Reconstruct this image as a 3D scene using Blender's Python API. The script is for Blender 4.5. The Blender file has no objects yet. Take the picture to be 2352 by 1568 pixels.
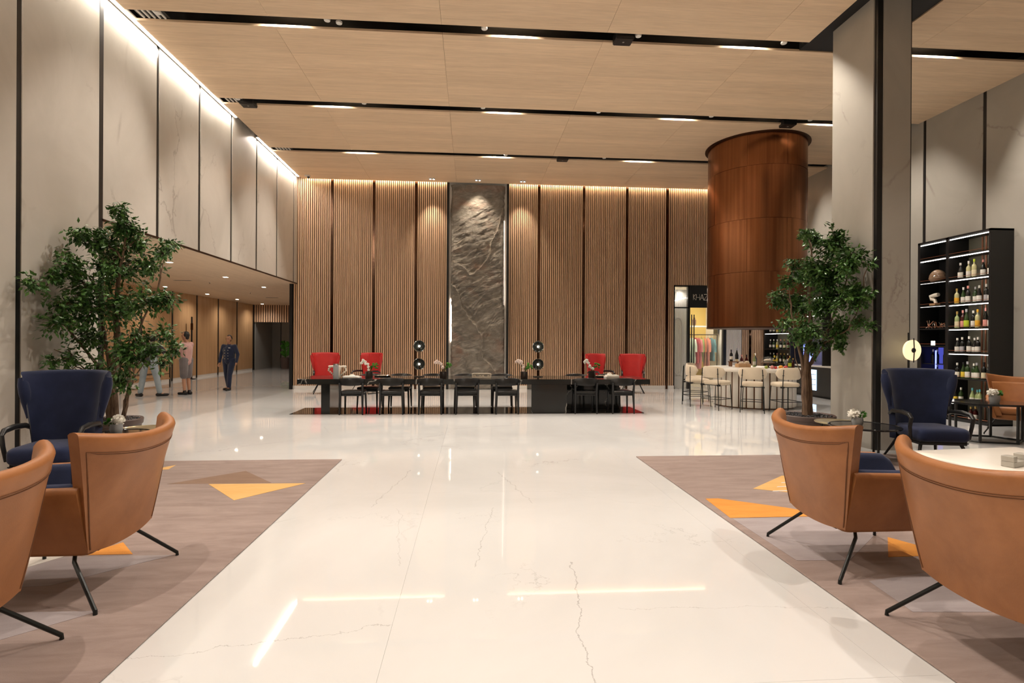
import bpy, bmesh, math, random
from mathutils import Vector, Matrix, noise
from math import pi, sin, cos, radians, sqrt, atan2
random.seed(7)
C = bpy.context.scene.collection
SC = bpy.context.scene
# ------------------------------------------------------------------ camera, exposure, world
cam_d = bpy.data.cameras.new('camera'); cam = bpy.data.objects.new('camera', cam_d); C.objects.link(cam)
SC.camera = cam
cam_d.sensor_width = 36.0; cam_d.lens = 1256.4 / 2352 * 36; cam_d.clip_start = 0.05; cam_d.clip_end = 200
_f = Vector((sin(.0743) * cos(.0012), cos(.0743) * cos(.0012), -sin(.0012)))
_r = Vector((cos(.0743), -sin(.0743), 0)); _u = _r.cross(_f)
_R = cos(.006) * _r + sin(.006) * _u; _U = -sin(.006) * _r + cos(.006) * _u
_M = Matrix((_R, _U, -_f)).transposed().to_4x4(); _M.translation = Vector((0, 0, 1.55))
cam.matrix_world = _M
SC.view_settings.view_transform = 'Standard'; SC.view_settings.look = 'None'
SC.view_settings.exposure = 0.24; SC.view_settings.gamma = 1.0; SC.view_settings.use_curve_mapping = False
w = bpy.data.worlds.new('world'); SC.world = w; w.use_nodes = True
w.node_tree.nodes['Background'].inputs[0].default_value = (1, .86, .7, 1); w.node_tree.nodes['Background'].inputs[1].default_value = .05
SC.cycles.max_bounces = 8; SC.cycles.diffuse_bounces = 4; SC.cycles.glossy_bounces = 4; SC.cycles.transmission_bounces = 6
SC.cycles.sample_clamp_indirect = 6.0; SC.cycles.caustics_reflective = False; SC.cycles.caustics_refractive = False
WARM = (1.0, .90, .80); COVE = (1.0, .90, .78)
SPOT_W = 430.0; SOFFIT_W = 72.0; LED_WALL = 120.0; LED_BACK = 26.0; LED_SHELF = 10.0; WASH_W = 230.0
# room constants
H = 6.56; XL = -5.45; XR = 10.17; YB = 17.57; ZS = 3.29; XC2 = -10.95; YEND = 28.5
SLOTS = [-6.1, -3.1, -.1, 2.93, 5.93, 8.89, 11.93, 14.85]
SW = .14

# ------------------------------------------------------------------ materials
def mat(name, col, rough=.5, metal=0.0, spec=.5, emit=None, estr=0.0, trans=0.0, ior=1.45, coat=0.0, alpha=1.0, sheen=0.0):
    m = bpy.data.materials.new(name); m.use_nodes = True
    b = m.node_tree.nodes['Principled BSDF']
    b.inputs['Base Color'].default_value = (*col, 1); b.inputs['Roughness'].default_value = rough
    b.inputs['Metallic'].default_value = metal; b.inputs['Specular IOR Level'].default_value = spec
    b.inputs['Transmission Weight'].default_value = trans; b.inputs['IOR'].default_value = ior
    b.inputs['Coat Weight'].default_value = coat; b.inputs['Alpha'].default_value = alpha
    b.inputs['Sheen Weight'].default_value = sheen
    if emit: b.inputs['Emission Color'].default_value = (*emit, 1); b.inputs['Emission Strength'].default_value = estr
    return m
class N:
    """small node helper for one material"""
    def __init__(s, m): s.t = m.node_tree; s.n = s.t.nodes; s.b = s.n['Principled BSDF']; s.l = s.t.links
    def add(s, typ, **kw):
        n = s.n.new(typ)
        for k, v in kw.items():
            if k.startswith('i_'): n.inputs[k[2:].replace('_', ' ')].default_value = v
            else: setattr(n, k, v)
        return n
    def link(s, a, b): s.l.new(a, b)
    def math(s, op, a, b=None, c=None):
        n = s.n.new('ShaderNodeMath'); n.operation = op
        for i, v in enumerate((a, b, c)):
            if v is None: continue
            if isinstance(v, (int, float)): n.inputs[i].default_value = v
            else: s.link(v, n.inputs[i])
        return n.outputs[0]
    def coords(s, kind='pos', scale=(1, 1, 1), rand=0.0, rot=(0, 0, 0)):
        src = s.add('ShaderNodeNewGeometry').outputs['Position'] if kind == 'pos' else s.add('ShaderNodeTexCoord').outputs['Object']
        if rand:
            r = s.add('ShaderNodeObjectInfo').outputs['Random']; k = s.math('MULTIPLY', r, rand)
            a = s.add('ShaderNodeVectorMath', operation='ADD'); s.link(src, a.inputs[0]); s.link(k, a.inputs[1]); src = a.outputs[0]
        mp = s.add('ShaderNodeMapping'); mp.inputs['Scale'].default_value = scale; mp.inputs['Rotation'].default_value = rot; s.link(src, mp.inputs[0]); return mp.outputs[0]
    def noise(s, v, scale=5, detail=4, rough=.5, dist=0.0):
        n = s.add('ShaderNodeTexNoise'); n.inputs['Scale'].default_value = scale; n.inputs['Detail'].default_value = detail
        n.inputs['Roughness'].default_value = rough; n.inputs['Distortion'].default_value = dist; s.link(v, n.inputs['Vector']); return n.outputs[0]
    def ramp(s, v, stops):
        r = s.add('ShaderNodeValToRGB'); e = r.color_ramp.elements
        while len(e) < len(stops): e.new(.5)
        for x, (p, c) in zip(e, stops): x.position = p; x.color = (*c, 1)
        s.link(v, r.inputs[0]); return r.outputs[0]
    def mix(s, f, a, b, mode='MIX'):
        n = s.add('ShaderNodeMix', data_type='RGBA', blend_type=mode)
        if isinstance(f, (int, float)): n.inputs[0].default_value = f
        else: s.link(f, n.inputs[0])
        for i, v in ((6, a), (7, b)):
            if isinstance(v, tuple): n.inputs[i].default_value = (*v, 1)
            else: s.link(v, n.inputs[i])
        return n.outputs[2]
    def bump(s, h, dist=.01, strength=.5):
        n = s.add('ShaderNodeBump'); n.inputs['Distance'].default_value = dist; n.inputs['Strength'].default_value = strength
        s.link(h, n.inputs['Height']); s.link(n.outputs[0], s.b.inputs['Normal'])
    def base(s, c): s.link(c, s.b.inputs['Base Color'])

def wood(name, c1, c2, grain, rough=.45, rand=40.0, kind='pos', plank=None, tone=.12):
    m = mat(name, c1, rough); n = N(m); v = n.coords(kind, grain, rand)
    g = n.noise(v, 1.0, 6, .62, .4); col = n.ramp(g, [(.3, c1), (.7, c2)])
    g2 = n.noise(v, 5.0, 3, .6); col = n.mix(.22, col, n.ramp(g2, [(.35, tuple(x * .72 for x in c1)), (.65, tuple(min(1, x * 1.12) for x in c2))]))
    r = n.add('ShaderNodeObjectInfo').outputs['Random']
    k = n.math('ADD', 1 - tone / 2, n.math('MULTIPLY', r, tone))
    if plank:   # tone of the single veneer strips across axis plank=(axis, width)
        p = n.add('ShaderNodeSeparateXYZ'); n.link(n.add('ShaderNodeNewGeometry').outputs['Position'], p.inputs[0])
        q = n.math('FLOOR', n.math('DIVIDE', p.outputs[plank[0]], plank[1]))
        wn = n.add('ShaderNodeTexWhiteNoise', noise_dimensions='2D'); cb = n.add('ShaderNodeCombineXYZ')
        n.link(q, cb.inputs[0]); n.link(r, cb.inputs[1]); n.link(cb.outputs[0], wn.inputs['Vector'])
        k = n.math('MULTIPLY', k, n.math('ADD', .95, n.math('MULTIPLY', wn.outputs['Value'], .1)))
    vm = n.add('ShaderNodeVectorMath', operation='SCALE'); n.link(col, vm.inputs[0]); n.link(k, vm.inputs['Scale'])
    n.base(vm.outputs[0]); return m
M = {}
M['black'] = mat('black_metal', (.012, .012, .012), .35, .0)
M['gap'] = mat('dark_gap', (.02, .014, .01), .8)
M['blackmat'] = mat('black_matte', (.01, .01, .01), .6)
M['bronze'] = mat('dark_bronze_mirror', (.10, .055, .035), .16, 1.0)
M['ceilwood'] = wood('ceiling_wood', (.70, .51, .335), (.83, .635, .435), (.5, 9, 9), .5, 40, plank=(1, .34), tone=.05)
M['slatwood'] = wood('slat_wood', (.56, .35, .215), (.70, .475, .31), (14, 14, .6), .5, 40, tone=.16)
M['panelwood'] = wood('panel_wood', (.46, .27, .13), (.60, .38, .20), (9, 9, .35), .4, 40, tone=.10)
M['dkwood'] = wood('dark_wood', (.10, .045, .02), (.2, .09, .04), (9, 9, .6), .4, 40)
M['soffitwood'] = wood('soffit_wood', (.60, .44, .29), (.70, .53, .36), (9, .5, 9), .5, 40, tone=.04)

def marble_wall(name, base, dark):
    m = mat(name, base, .32, spec=.4); n = N(m); v = n.coords('pos', (1, 1, .8), 30)
    big = n.noise(v, .8, 5, .6, 1.0); col = n.mix(n.ramp(big, [(.3, (0, 0, 0)), (.75, (1, 1, 1))]), dark, base)
    d = n.noise(v, 1.3, 6, .6, .0)
    vd = n.add('ShaderNodeVectorMath', operation='SCALE'); n.link(v, vd.inputs[0]); vd.inputs['Scale'].default_value = 1
    ad = n.add('ShaderNodeVectorMath', operation='ADD'); n.link(vd.outputs[0], ad.inputs[0]); n.link(n.math('MULTIPLY', d, 1.4), ad.inputs[1])
    vo = n.add('ShaderNodeTexVoronoi', feature='DISTANCE_TO_EDGE'); vo.inputs['Scale'].default_value = .55; n.link(ad.outputs[0], vo.inputs['Vector'])
    mask = n.ramp(n.noise(v, 1.1, 3, .5), [(.48, (0, 0, 0)), (.62, (1, 1, 1))])
    line = n.ramp(vo.outputs['Distance'], [(0, (1, 1, 1)), (.018, (0, 0, 0))])
    f = n.math('MULTIPLY', n.math('MULTIPLY', line, mask), .45)
    n.base(n.mix(f, col, (.16, .12, .10))); return m
M['wallmarble'] = marble_wall('wall_marble', (.565, .53, .475), (.47, .44, .39))
M['colmarble'] = marble_wall('column_stone', (.43, .405, .355), (.36, .34, .295))

def floor_mat():
    m = mat('floor_marble', (.8, .77, .7), .032, spec=.72); n = N(m); v = n.coords('pos', (1, 1, 1))
    big = n.noise(v, .45, 5, .6, .6); col = n.ramp(big, [(.3, (.59, .59, .58)), (.7, (.68, .682, .675))])
    d = n.noise(v, 1.1, 6, .65); ad = n.add('ShaderNodeVectorMath', operation='ADD'); n.link(v, ad.inputs[0]); n.link(n.math('MULTIPLY', d, 2.2), ad.inputs[1])
    vo = n.add('ShaderNodeTexVoronoi', feature='DISTANCE_TO_EDGE'); vo.inputs['Scale'].default_value = .5; n.link(ad.outputs[0], vo.inputs['Vector'])
    mask = n.ramp(n.noise(v, .8, 3, .5), [(.50, (0, 0, 0)), (.66, (1, 1, 1))])
    line = n.ramp(vo.outputs['Distance'], [(0, (1, 1, 1)), (.007, (0, 0, 0))])
    f = n.math('MULTIPLY', n.math('MULTIPLY', line, mask), .42)
    # named long cracks of the stone: (x0,y0,x1,y1,width,strength)
    p = n.add('ShaderNodeSeparateXYZ'); n.link(v, p.inputs[0])
    wob = n.math('MULTIPLY', n.math('SUBTRACT', n.noise(v, 3.0, 6, .7), .5), .22)
    for (x0, y0, x1, y1, wd, st) in [(.72, 3.8, .50, 2.2, .0035, .5), (.22, 5.08, .03, 3.75, .003, .42), (-.7, 6.6, -.92, 5.15, .004, .35), (.33, 6.45, .58, 5.2, .004, .35), (-.66, 5.1, -.47, 3.8, .0025, .3)]:
        t = n.math('DIVIDE', n.math('SUBTRACT', p.outputs[1], y0), y1 - y0)
        xx = n.math('ADD', x0, n.math('MULTIPLY', t, x1 - x0))
        dd = n.math('ABSOLUTE', n.math('ADD', n.math('SUBTRACT', p.outputs[0], xx), wob))
        a = n.math('LESS_THAN', dd, wd)
        inn = n.math('MULTIPLY', n.math('GREATER_THAN', t, 0), n.math('LESS_THAN', t, 1))
        f = n.math('MAXIMUM', f, n.math('MULTIPLY', n.math('MULTIPLY', a, inn), st))
    for (x0, y0, x1, y1, wd, st) in [(-1.9, 2.72, -.42, 3.02, .0022, .4), (.86, 3.13, 2.2, 3.05, .002, .3), (.8, 5.6, 2.0, 4.9, .003, .15)]:
        t = n.math('DIVIDE', n.math('SUBTRACT', p.outputs[0], x0), x1 - x0)
        yy = n.math('ADD', y0, n.math('MULTIPLY', t, y1 - y0))
        dd = n.math('ABSOLUTE', n.math('ADD', n.math('SUBTRACT', p.outputs[1], yy), wob))
        a = n.math('LESS_THAN', dd, wd)
        inn = n.math('MULTIPLY', n.math('GREATER_THAN', t, 0), n.math('LESS_THAN', t, 1))
        f = n.math('MAXIMUM', f, n.math('MULTIPLY', n.math('MULTIPLY', a, inn), st))
    n.base(n.mix(f, col, (.22, .20, .19))); return m
M['floor'] = floor_mat()
def black_marble():
    m = mat('black_marble', (.012, .012, .012), .08, spec=.5); n = N(m); v = n.coords('pos')
    d = n.noise(v, 1.5, 5, .6); ad = n.add('ShaderNodeVectorMath', operation='ADD'); n.link(v, ad.inputs[0]); n.link(n.math('MULTIPLY', d, .9), ad.inputs[1])
    vo = n.add('ShaderNodeTexVoronoi', feature='DISTANCE_TO_EDGE'); vo.inputs['Scale'].default_value = .9; n.link(ad.outputs[0], vo.inputs['Vector'])
    f = n.math('MULTIPLY', n.ramp(vo.outputs['Distance'], [(0, (1, 1, 1)), (.01, (0, 0, 0))]), .6)
    n.base(n.mix(f, (.012, .013, .012), (.6, .56, .5))); return m
M['blackmarble'] = black_marble()
def slate():
    m = mat('slate_rock', (.2, .17, .14), .46, spec=.5); n = N(m); v = n.coords('pos', (1, 1, 1.6))
    a = n.noise(v, 2.2, 8, .62, 1.2); col = n.ramp(a, [(.25, (.115, .103, .087)), (.5, (.25, .225, .19)), (.75, (.44, .395, .33))])
    r = n.noise(v, 1.4, 4, .5, .5); col = n.mix(n.ramp(r, [(.55, (0, 0, 0)), (.75, (.5, .5, .5))]), col, (.30, .14, .09))
    vc = n.add('ShaderNodeAttribute', attribute_name='vein'); col = n.mix(n.math('MULTIPLY', vc.outputs['Fac'], .75), col, (.62, .54, .44)); n.base(col); b = n.noise(n.coords('pos', (2, 1, 9), rot=(0, .5, 0)), 2.5, 8, .7, 1.5); n.bump(b, .05, .9); return m
M['slate'] = slate()
def leather(name, c1, c2, rough=.38):
    m = mat(name, c1, rough, spec=.4); n = N(m); v = n.coords('obj')
    col = n.ramp(n.noise(v, 3.5, 5, .6, .3), [(.3, c1), (.72, c2)]); n.base(col)
    n.bump(n.noise(v, 160, 3, .6), .002, .25); return m
M['tan'] = leather('tan_leather', (.25, .096, .031), (.37, .152, .055))
M['red'] = leather('red_leather', (.44, .022, .022), (.52, .032, .030), .42)
def fabric(name, c1, c2, sc=220, rough=.85, sheen=.3):
    m = mat(name, c1, rough, spec=.2, sheen=sheen); n = N(m); v = n.coords('obj')
    n.base(n.ramp(n.noise(v, 2.5, 4, .6), [(.35, c1), (.7, c2)])); n.bump(n.noise(v, sc, 2, .5), .002, .4); return m
M['navy'] = fabric('navy_fabric', (.009, .014, .038), (.016, .024, .066), sheen=.15)
M['cream'] = fabric('cream_upholstery', (.62, .52, .38), (.68, .58, .44))
def rug_mat(name, c1, c2):
    m = mat(name, c1, .95, spec=.1, sheen=.2); n = N(m); v = n.coords('pos', (1.2, 5, 1))
    a = n.noise(v, 1.8, 6, .65, .6); col = n.ramp(a, [(.3, c1), (.7, c2)]); n.base(col)
    n.bump(n.noise(n.coords('pos'), 240, 2, .6), .004, .5); return m
M['rug'] = rug_mat('rug_taupe', (.225, .165, .145), (.33, .255, .225))
M['rug_brown'] = rug_mat('rug_brown', (.19, .115, .075), (.25, .16, .11))
M['rug_gold'] = rug_mat('rug_gold', (.62, .35, .10), (.70, .43, .16))
M['rug_orange'] = rug_mat('rug_orange', (.60, .22, .025), (.68, .29, .05))
M['rug_lav'] = rug_mat('rug_lavender_grey', (.285, .245, .245), (.36, .315, .315))
M['rug_pale'] = rug_mat('rug_pale', (.60, .56, .51), (.66, .62, .57))
def copper():
    m = mat('copper_sheet', (.36, .135, .05), .27, 1.0); n = N(m); v = n.coords('pos', (10, 10, .12), 20)
    n.base(n.ramp(n.noise(v, 1.2, 4, .6), [(.3, (.21, .085, .038)), (.7, (.33, .14, .065))])); n.bump(n.noise(v, 6, 3, .6), .0012, .5)
    n.b.inputs['Anisotropic'].default_value = .5; return m
M['copper'] = copper()
M['copperedge'] = mat('dark_copper_edge', (.06, .028, .015), .4, .8)
M['white'] = mat('white_paint', (.78, .75, .70), .5)
M['grey'] = mat('grey_panel', (.30, .29, .27), .5)
M['glass'] = mat('clear_glass', (.95, .97, .96), .02, trans=1.0, ior=1.3)
M['led'] = mat('led_white', (1, 1, 1), .5, emit=(1, .94, .88), estr=LED_SHELF)
M['ledwall'] = mat('led_cove_wall', (1, 1, 1), .5, emit=COVE, estr=LED_WALL)
M['ledback'] = mat('led_cove_back', (1, 1, 1), .5, emit=(1, .80, .56), estr=LED_BACK)
M['lens'] = mat('lamp_lens', (1, 1, 1), .5, emit=(1, .9, .72), estr=24)
M['leaf'] = None

# ------------------------------------------------------------------ mesh builder
class MB:
    def __init__(s): s.v = []; s.f = []
    def add(s, vs, fs):
        o = len(s.v); s.v += [tuple(v) for v in vs]; s.f += [tuple(i + o for i in f) for f in fs]; return s
    def box(s, x0, x1, y0, y1, z0, z1):
        return s.add([(x0, y0, z0), (x1, y0, z0), (x1, y1, z0), (x0, y1, z0), (x0, y0, z1), (x1, y0, z1), (x1, y1, z1), (x0, y1, z1)],
                     [(0, 3, 2, 1), (4, 5, 6, 7), (0, 1, 5, 4), (1, 2, 6, 5), (2, 3, 7, 6), (3, 0, 4, 7)])
    def loft(s, rings, cap=True, closed=True, loop=False):
        n = len(rings[0]); vs = [v for r in rings for v in r]; fs = []
        m = len(rings)
        for i in range(m if loop else m - 1):
            i2 = (i + 1) % m
            for j in range(n if closed else n - 1):
                j2 = (j + 1) % n; fs.append((i * n + j, i * n + j2, i2 * n + j2, i2 * n + j))
        if cap and not loop: fs.append(tuple(reversed(range(n)))); fs.append(tuple((m - 1) * n + j for j in range(n)))
        return s.add(vs, fs)
    def lathe(s, prof, cx=0, cy=0, n=20, z0=0):
        return s.loft([[(cx + r * cos(2 * pi * k / n), cy + r * sin(2 * pi * k / n), z0 + z) for k in range(n)] for r, z in prof])
    def tube(s, pts, r, n=8, loop=False):
        pts = [Vector(p) for p in pts]; rings = []; m = len(pts); up = None
        for i, p in enumerate(pts):
            a = pts[(i - 1) % m] if (i > 0 or loop) else p; b = pts[(i + 1) % m] if (i < m - 1 or loop) else p
            t = (b - a).normalized()
            if up is None: up = Vector((0, 0, 1)) if abs(t.z) < .9 else Vector((1, 0, 0))
            x = t.cross(up).normalized(); up = x.cross(t).normalized()
            rr = r[i] if isinstance(r, (list, tuple)) else r
            rings.append([tuple(p + (x * cos(2 * pi * k / n) + up * sin(2 * pi * k / n)) * rr) for k in range(n)])
        return s.loft(rings, cap=not loop, loop=loop)
    def cyl(s, p0, p1, r0, r1=None, n=12): return s.tube([p0, p1], [r0, r0 if r1 is None else r1], n)
    def prism(s, poly, z0, z1):
        return s.loft([[(x, y, z0) for x, y in poly], [(x, y, z1) for x, y in poly]])
    def ball(s, c, r, n=12, m=8):
        c = Vector(c); r = r if isinstance(r, (tuple, list)) else (r, r, r); rings = []
        for i in range(m + 1):
            a = -pi / 2 + pi * (i + .001) / (m + .002) ; rings.append([(c.x + r[0] * cos(a) * cos(2 * pi * k / n), c.y + r[1] * cos(a) * sin(2 * pi * k / n), c.z + r[2] * sin(a)) for k in range(n)])
        return s.loft(rings)
    def cap(s, p0, p1, r0, r1): s.tube([p0, p1], [r0, r1], 12); s.ball(p0, r0); s.ball(p1, r1); return s
    def mesh(s, name, smooth=True, bevel=None, ang=35, recalc=True):
        me = bpy.data.meshes.new(name); me.from_pydata(s.v, [], s.f)
        if recalc or bevel:
            bm = bmesh.new(); bm.from_mesh(me)
            if bevel: bmesh.ops.bevel(bm, geom=[e for e in bm.edges if len(e.link_faces) == 2 and e.calc_face_angle(0) > .6], offset=bevel[0], segments=bevel[1], affect='EDGES', clamp_overlap=True)
            bmesh.ops.recalc_face_normals(bm, faces=bm.faces); bm.to_mesh(me); bm.free()
        if smooth:
            me.shade_smooth(); me.set_sharp_from_angle(angle=radians(ang))
        return me
    def build(s, name, m, parent=None, **kw):
        me = s.mesh(name, **kw); return link(name, me, m, parent)
def link(name, me, m, parent=None):
    if m is not None and not me.materials: me.materials.append(M[m] if isinstance(m, str) else m)
    o = bpy.data.objects.new(name, me); C.objects.link(o)
    if parent: o.parent = parent
    return o
def box(name, m, x0, x1, y0, y1, z0, z1, parent=None, bevel=None, **kw):
    return MB().box(x0, x1, y0, y1, z0, z1).build(name, m, parent, bevel=bevel, **kw)
def tag(o, label=None, cat=None, group=None, kind=None):
    if label: o['label'] = label
    if cat: o['category'] = cat
    if group: o['group'] = group
    if kind: o['kind'] = kind
    return o
def thing(name, label, cat, loc=(0, 0, 0), rz=0, group=None):
    o = bpy.data.objects.new(name, None); o.empty_display_size = .1; C.objects.link(o); o.location = loc; o.rotation_euler = (0, 0, rz)
    return tag(o, label, cat, group)
def dup(o, loc=None, rz=None, label=None, parent=None):
    c = o.copy(); C.objects.link(c); c.parent = parent
    if parent is None:
        if loc is not None: c.location = loc
        if rz is not None: c.rotation_euler = (0, 0, rz)
        if label: c['label'] = label
    for ch in list(o.children): dup(ch, parent=c)
    return c
def spot(name, parent, loc, power, ang=110, blend=.6, col=WARM, r=.04, target=None):
    d = bpy.data.lights.new(name, 'SPOT'); d.energy = power; d.color = col; d.spot_size = radians(ang); d.spot_blend = blend; d.shadow_soft_size = r
    o = bpy.data.objects.new(name, d); C.objects.link(o); o.location = loc
    if target is not None: o.rotation_euler = (Vector(target) - Vector(loc)).to_track_quat('-Z', 'Y').to_euler()
    if parent: o.parent = parent
    return o
def S(o): o['kind'] = 'structure'; return o

# ------------------------------------------------------------------ floor
fl = S(box('floor', 'gap', -11.3, XR + .2, -7.2, 31.2, -.12, -.012, smooth=False))
tx = [-10.02 - 1.3, -10.02, -7.62, -5.22, -2.82, -.42, 1.98, 4.38, 6.78, 9.18, XR + .2]
ty = [-7.2 + 3.2 * k for k in range(13)]
cache = {}
for i in range(len(tx) - 1):
    for j in range(len(ty) - 1):
        wx, wy = tx[i + 1] - tx[i], min(ty[j + 1], 31.2) - ty[j]
        if ty[j] > 20.5 and tx[i] > -5.3: continue
        k = (round(wx, 2), round(wy, 2))
        if k not in cache: cache[k] = MB().box(.0005, wx - .0005, .0005, wy - .0005, -.02, 0).mesh('floor_tile', smooth=False)
        o = link('floor_tile', cache[k], 'floor', fl); o.location = (tx[i], ty[j], 0)

# ------------------------------------------------------------------ ceiling: black plenum, hanging wood panels, slots between
ce = S(box('ceiling', 'blackmat', XL - .1, XR + .2, -7.2, YB + .3, H + .36, H + .45, smooth=False))
xs_full = [XL + .16, -3.17, -.5, 2.17, 4.83, 7.5, XR]
ys = [-7.2] + SLOTS + [YB - .12]
cache = {}
def cpanel(x0, x1, y0, y1):
    k = (round(x1 - x0, 3), round(y1 - y0, 3))
    if k not in cache: cache[k] = MB().box(.002, k[0] - .002, .002, k[1] - .002, 0, .036).mesh('ceiling_panel', smooth=False)
    o = link('ceiling_panel', cache[k], 'ceilwood', ce); o.location = (x0, y0, H)
for a in range(len(ys) - 1):
    y0 = ys[a] + (SW if a else 0); y1 = ys[a + 1] - (SW if a < len(ys) - 2 else 0); ym = (y0 + y1) / 2
    for yy0, yy1 in ((y0, ym), (ym, y1)):
        near = yy0 < 8.8
        xs = [XL + .16, -3.17, -.5, 2.17, 4.83, 5.6, None, 6.85, 7.5, XR] if near else xs_full
        for i in range(len(xs) - 1):
            if xs[i] is None or xs[i + 1] is None: continue
            cpanel(xs[i], xs[i + 1], yy0, yy1)
S(box('trim_1', 'blackmat', 5.6, 6.85, -7.2, 9.03, H + .02, H + .3, smooth=False))['label'] = 'black ceiling recess running beside the column'
for yk in SLOTS[1:]:   # bright aluminium linear grille at the left end of every slot
    g = thing('air_grille', f'slotted aluminium air grille at left end of ceiling channel, channel {yk:.0f} metres in', 'vent', (XL + .24, yk, H + .03))
    g['group'] = 'linear air grilles at the slot ends'
    MB().box(0, .44, -SW, SW, .02, .05).build('backing', 'black', g, smooth=False)
    for q in range(5): MB().box(.04 + q * .08, .065 + q * .08, -SW + .01, SW - .01, 0, .02).build('slat', 'white', g, smooth=False)
    if yk not in (8.89, 11.93, 14.85):
        for ch in list(g.children): bpy.data.objects.remove(ch)
        bpy.data.objects.remove(g)
gn = {8.89: 'nearest', 11.93: 'middle', 14.85: 'farthest'}
for o in list(C.objects):
    if o.name.startswith('air_grille'):
        k = min(gn, key=lambda q: abs(q - o.location.y)); o['label'] = f'slotted aluminium air grille at left end of the {gn[k]} black ceiling channel'

# slot downlights: housing + lens + lamp in every slot
down = None; order = ['leftmost', 'second from left', 'third from left', 'rightmost']
for yk in SLOTS:
    for i, xx in enumerate((-3.0, .68, 4.63, 8.1)):
        nm = gn.get(yk) or {5.93: 'first overhead', 2.93: 'second overhead', -.1: 'third overhead', -3.1: 'rear overhead', -6.1: 'rearmost overhead'}[yk]
        if yk < 8 and (i == 3 or (i == 0 and yk != 2.93)): continue
        lab = f'{order[i]} recessed downlight in the {nm} black ceiling channel'
        if down is None:
            d = thing('recessed_downlight', lab, 'downlight', (xx, yk, H), 0, 'downlights in the ceiling channels')
            MB().box(-.22, .22, .02, .12, .26, .32).build('housing', 'black', d, smooth=False)
            MB().box(-.2, .2, .03, .11, .25, .26).build('lens', 'lens', d, smooth=False)
            spot('lamp', d, (0, .05, .235), SPOT_W, 140, .6)
            down = d
        else: d = dup(down, (xx, yk, H), 0, lab)
# ceiling speakers (small white discs) and black boxes in the slots
spk = None
for k, (xx, yk, t) in enumerate([(-2.29, 8.8, 'left one of the close pair'), (-2.12, 8.86, 'right one of the close pair'), (.18, 8.82, 'second from centre left'), (2.71, 8.82, 'right of the black box'), (5.2, 8.82, 'beside the column'),
                              (-4.85, 8.82, 'next to the air grille'), (-2.3, 11.82, 'leftmost'), (.22, 11.82, 'second from left'), (2.75, 11.82, 'third from left'), (5.3, 11.82, 'fourth from left'), (7.6, 11.82, 'beside the column'), (-4.9, 11.84, 'next to the air grille'), (.9, 14.76, 'left'), (3.6, 14.76, 'right')]):
    lab = f'small white ceiling sensor disc, {t}, in the {gn[min(gn, key=lambda q: abs(q - yk))]} channel'
    if spk is None:
        spk = thing('ceiling_sensor', lab, 'sensor', (xx, yk, H), 0, 'white discs in the ceiling channels')
        MB().lathe([(.045, 0), (.05, .01), (.05, .03)], n=20).build('disc', 'white', spk); MB().lathe([(.025, .03), (.025, .36)], n=10).build('stem', 'black', spk)
    else: dup(spk, (xx, yk, H), 0, lab)
for xx, yk, t in ((2.48, 8.9, 'nearest channel above the room centre'), (-4.75, 12.0, 'middle channel by the left wall'), (2.47, 14.88, 'farthest channel'), (7.21, 12.05, 'middle channel above the copper cylinder')):
    o = thing('projector_box', f'black box unit hanging in the {t}', 'projector', (xx, yk, H))
    MB().box(-.15, .15, -.12, .12, -.06, .1).build('casing', 'black', o, bevel=(.012, 2)); MB().cyl((0, 0, .1), (0, 0, .36), .02).build('stem', 'black', o)
    MB().lathe([(.018, -.064), (.018, -.058)], n=12).build('lens', 'grey', o)

# ------------------------------------------------------------------ left wall: marble panels, black strips, cove LED
strip_y = [8.48 + 1.459 * k for k in range(-11, 7)]
wl = S(box('wall_left', 'blackmat', XL - .33, XL - .05, -7.2, 8.46, 0, H + .36, smooth=False))
wu = S(box('wall_left_upper', 'blackmat', XL - .33, XL - .05, 8.46, YB + .25, ZS + .04, H + .36, smooth=False))
ed = [-7.2] + strip_y[1:] + [YB]
for i in range(len(ed) - 1):
    y0, y1 = ed[i], ed[i + 1]
    if y1 - y0 < .25: continue
    low = y0 < 8.3
    box('wall_panel', 'wallmarble', XL - .05, XL, y0 + .043, y1 - .043 if y1 < YB else y1 - .02, 0.0 if low else ZS + .03, H + .2, wl if low else wu, smooth=False)
for y in strip_y[1:]:
    low = y < 8.5
    box('metal_strip', 'black', XL - .05, XL - .012 if abs(y - 8.48) > .1 else XL + .004, y - .041, y + .041, 0.0 if low else ZS, H + .2, wl if low else wu, smooth=False)
box('edge_trim', 'copperedge', XL - .02, XL + .004, 8.5, YB, ZS - .005, ZS + .03, wu, smooth=False)
for k, (y0, y1) in enumerate(((-4, 12.9), (14.15, 17.4))):
    o = thing('led_strip', ('long' if k == 0 else 'short far') + ' white cove light strip along the top of the left wall', 'light strip', (XL, 0, H))
    box('diffuser', 'ledwall', .055, .095, y0, y1, .036, .045, o, smooth=False); box('channel', 'white', .03, .15, y0, y1, .04, .06, o, smooth=False)
    o['group'] = 'cove lights'

# ------------------------------------------------------------------ right wall
wr = S(box('wall_right', 'blackmat', XR + .05, XR + .2, -7.2, YB + .3, 0, H + .36, smooth=False))
ry = [-7.2] + [10.17 + 1.446 * k for k in range(-11, 6)] + [YB]
for i in range(len(ry) - 1):
    if ry[i + 1] - ry[i] > .2: box('wall_panel', 'colmarble', XR, XR + .05, ry[i] + .04, ry[i + 1] - .04, 0, H + .1, wr, smooth=False)
for y in ry[1:-1]: box('metal_strip', 'black', XR + .012, XR + .05, y - .038, y + .038, 0, H + .1, wr, smooth=False)
# wall behind the camera
wb = S(box('wall_behind', 'wallmarble', XL - .3, XR + .2, -7.5, -7.2, 0, H + .36, smooth=False))

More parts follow.
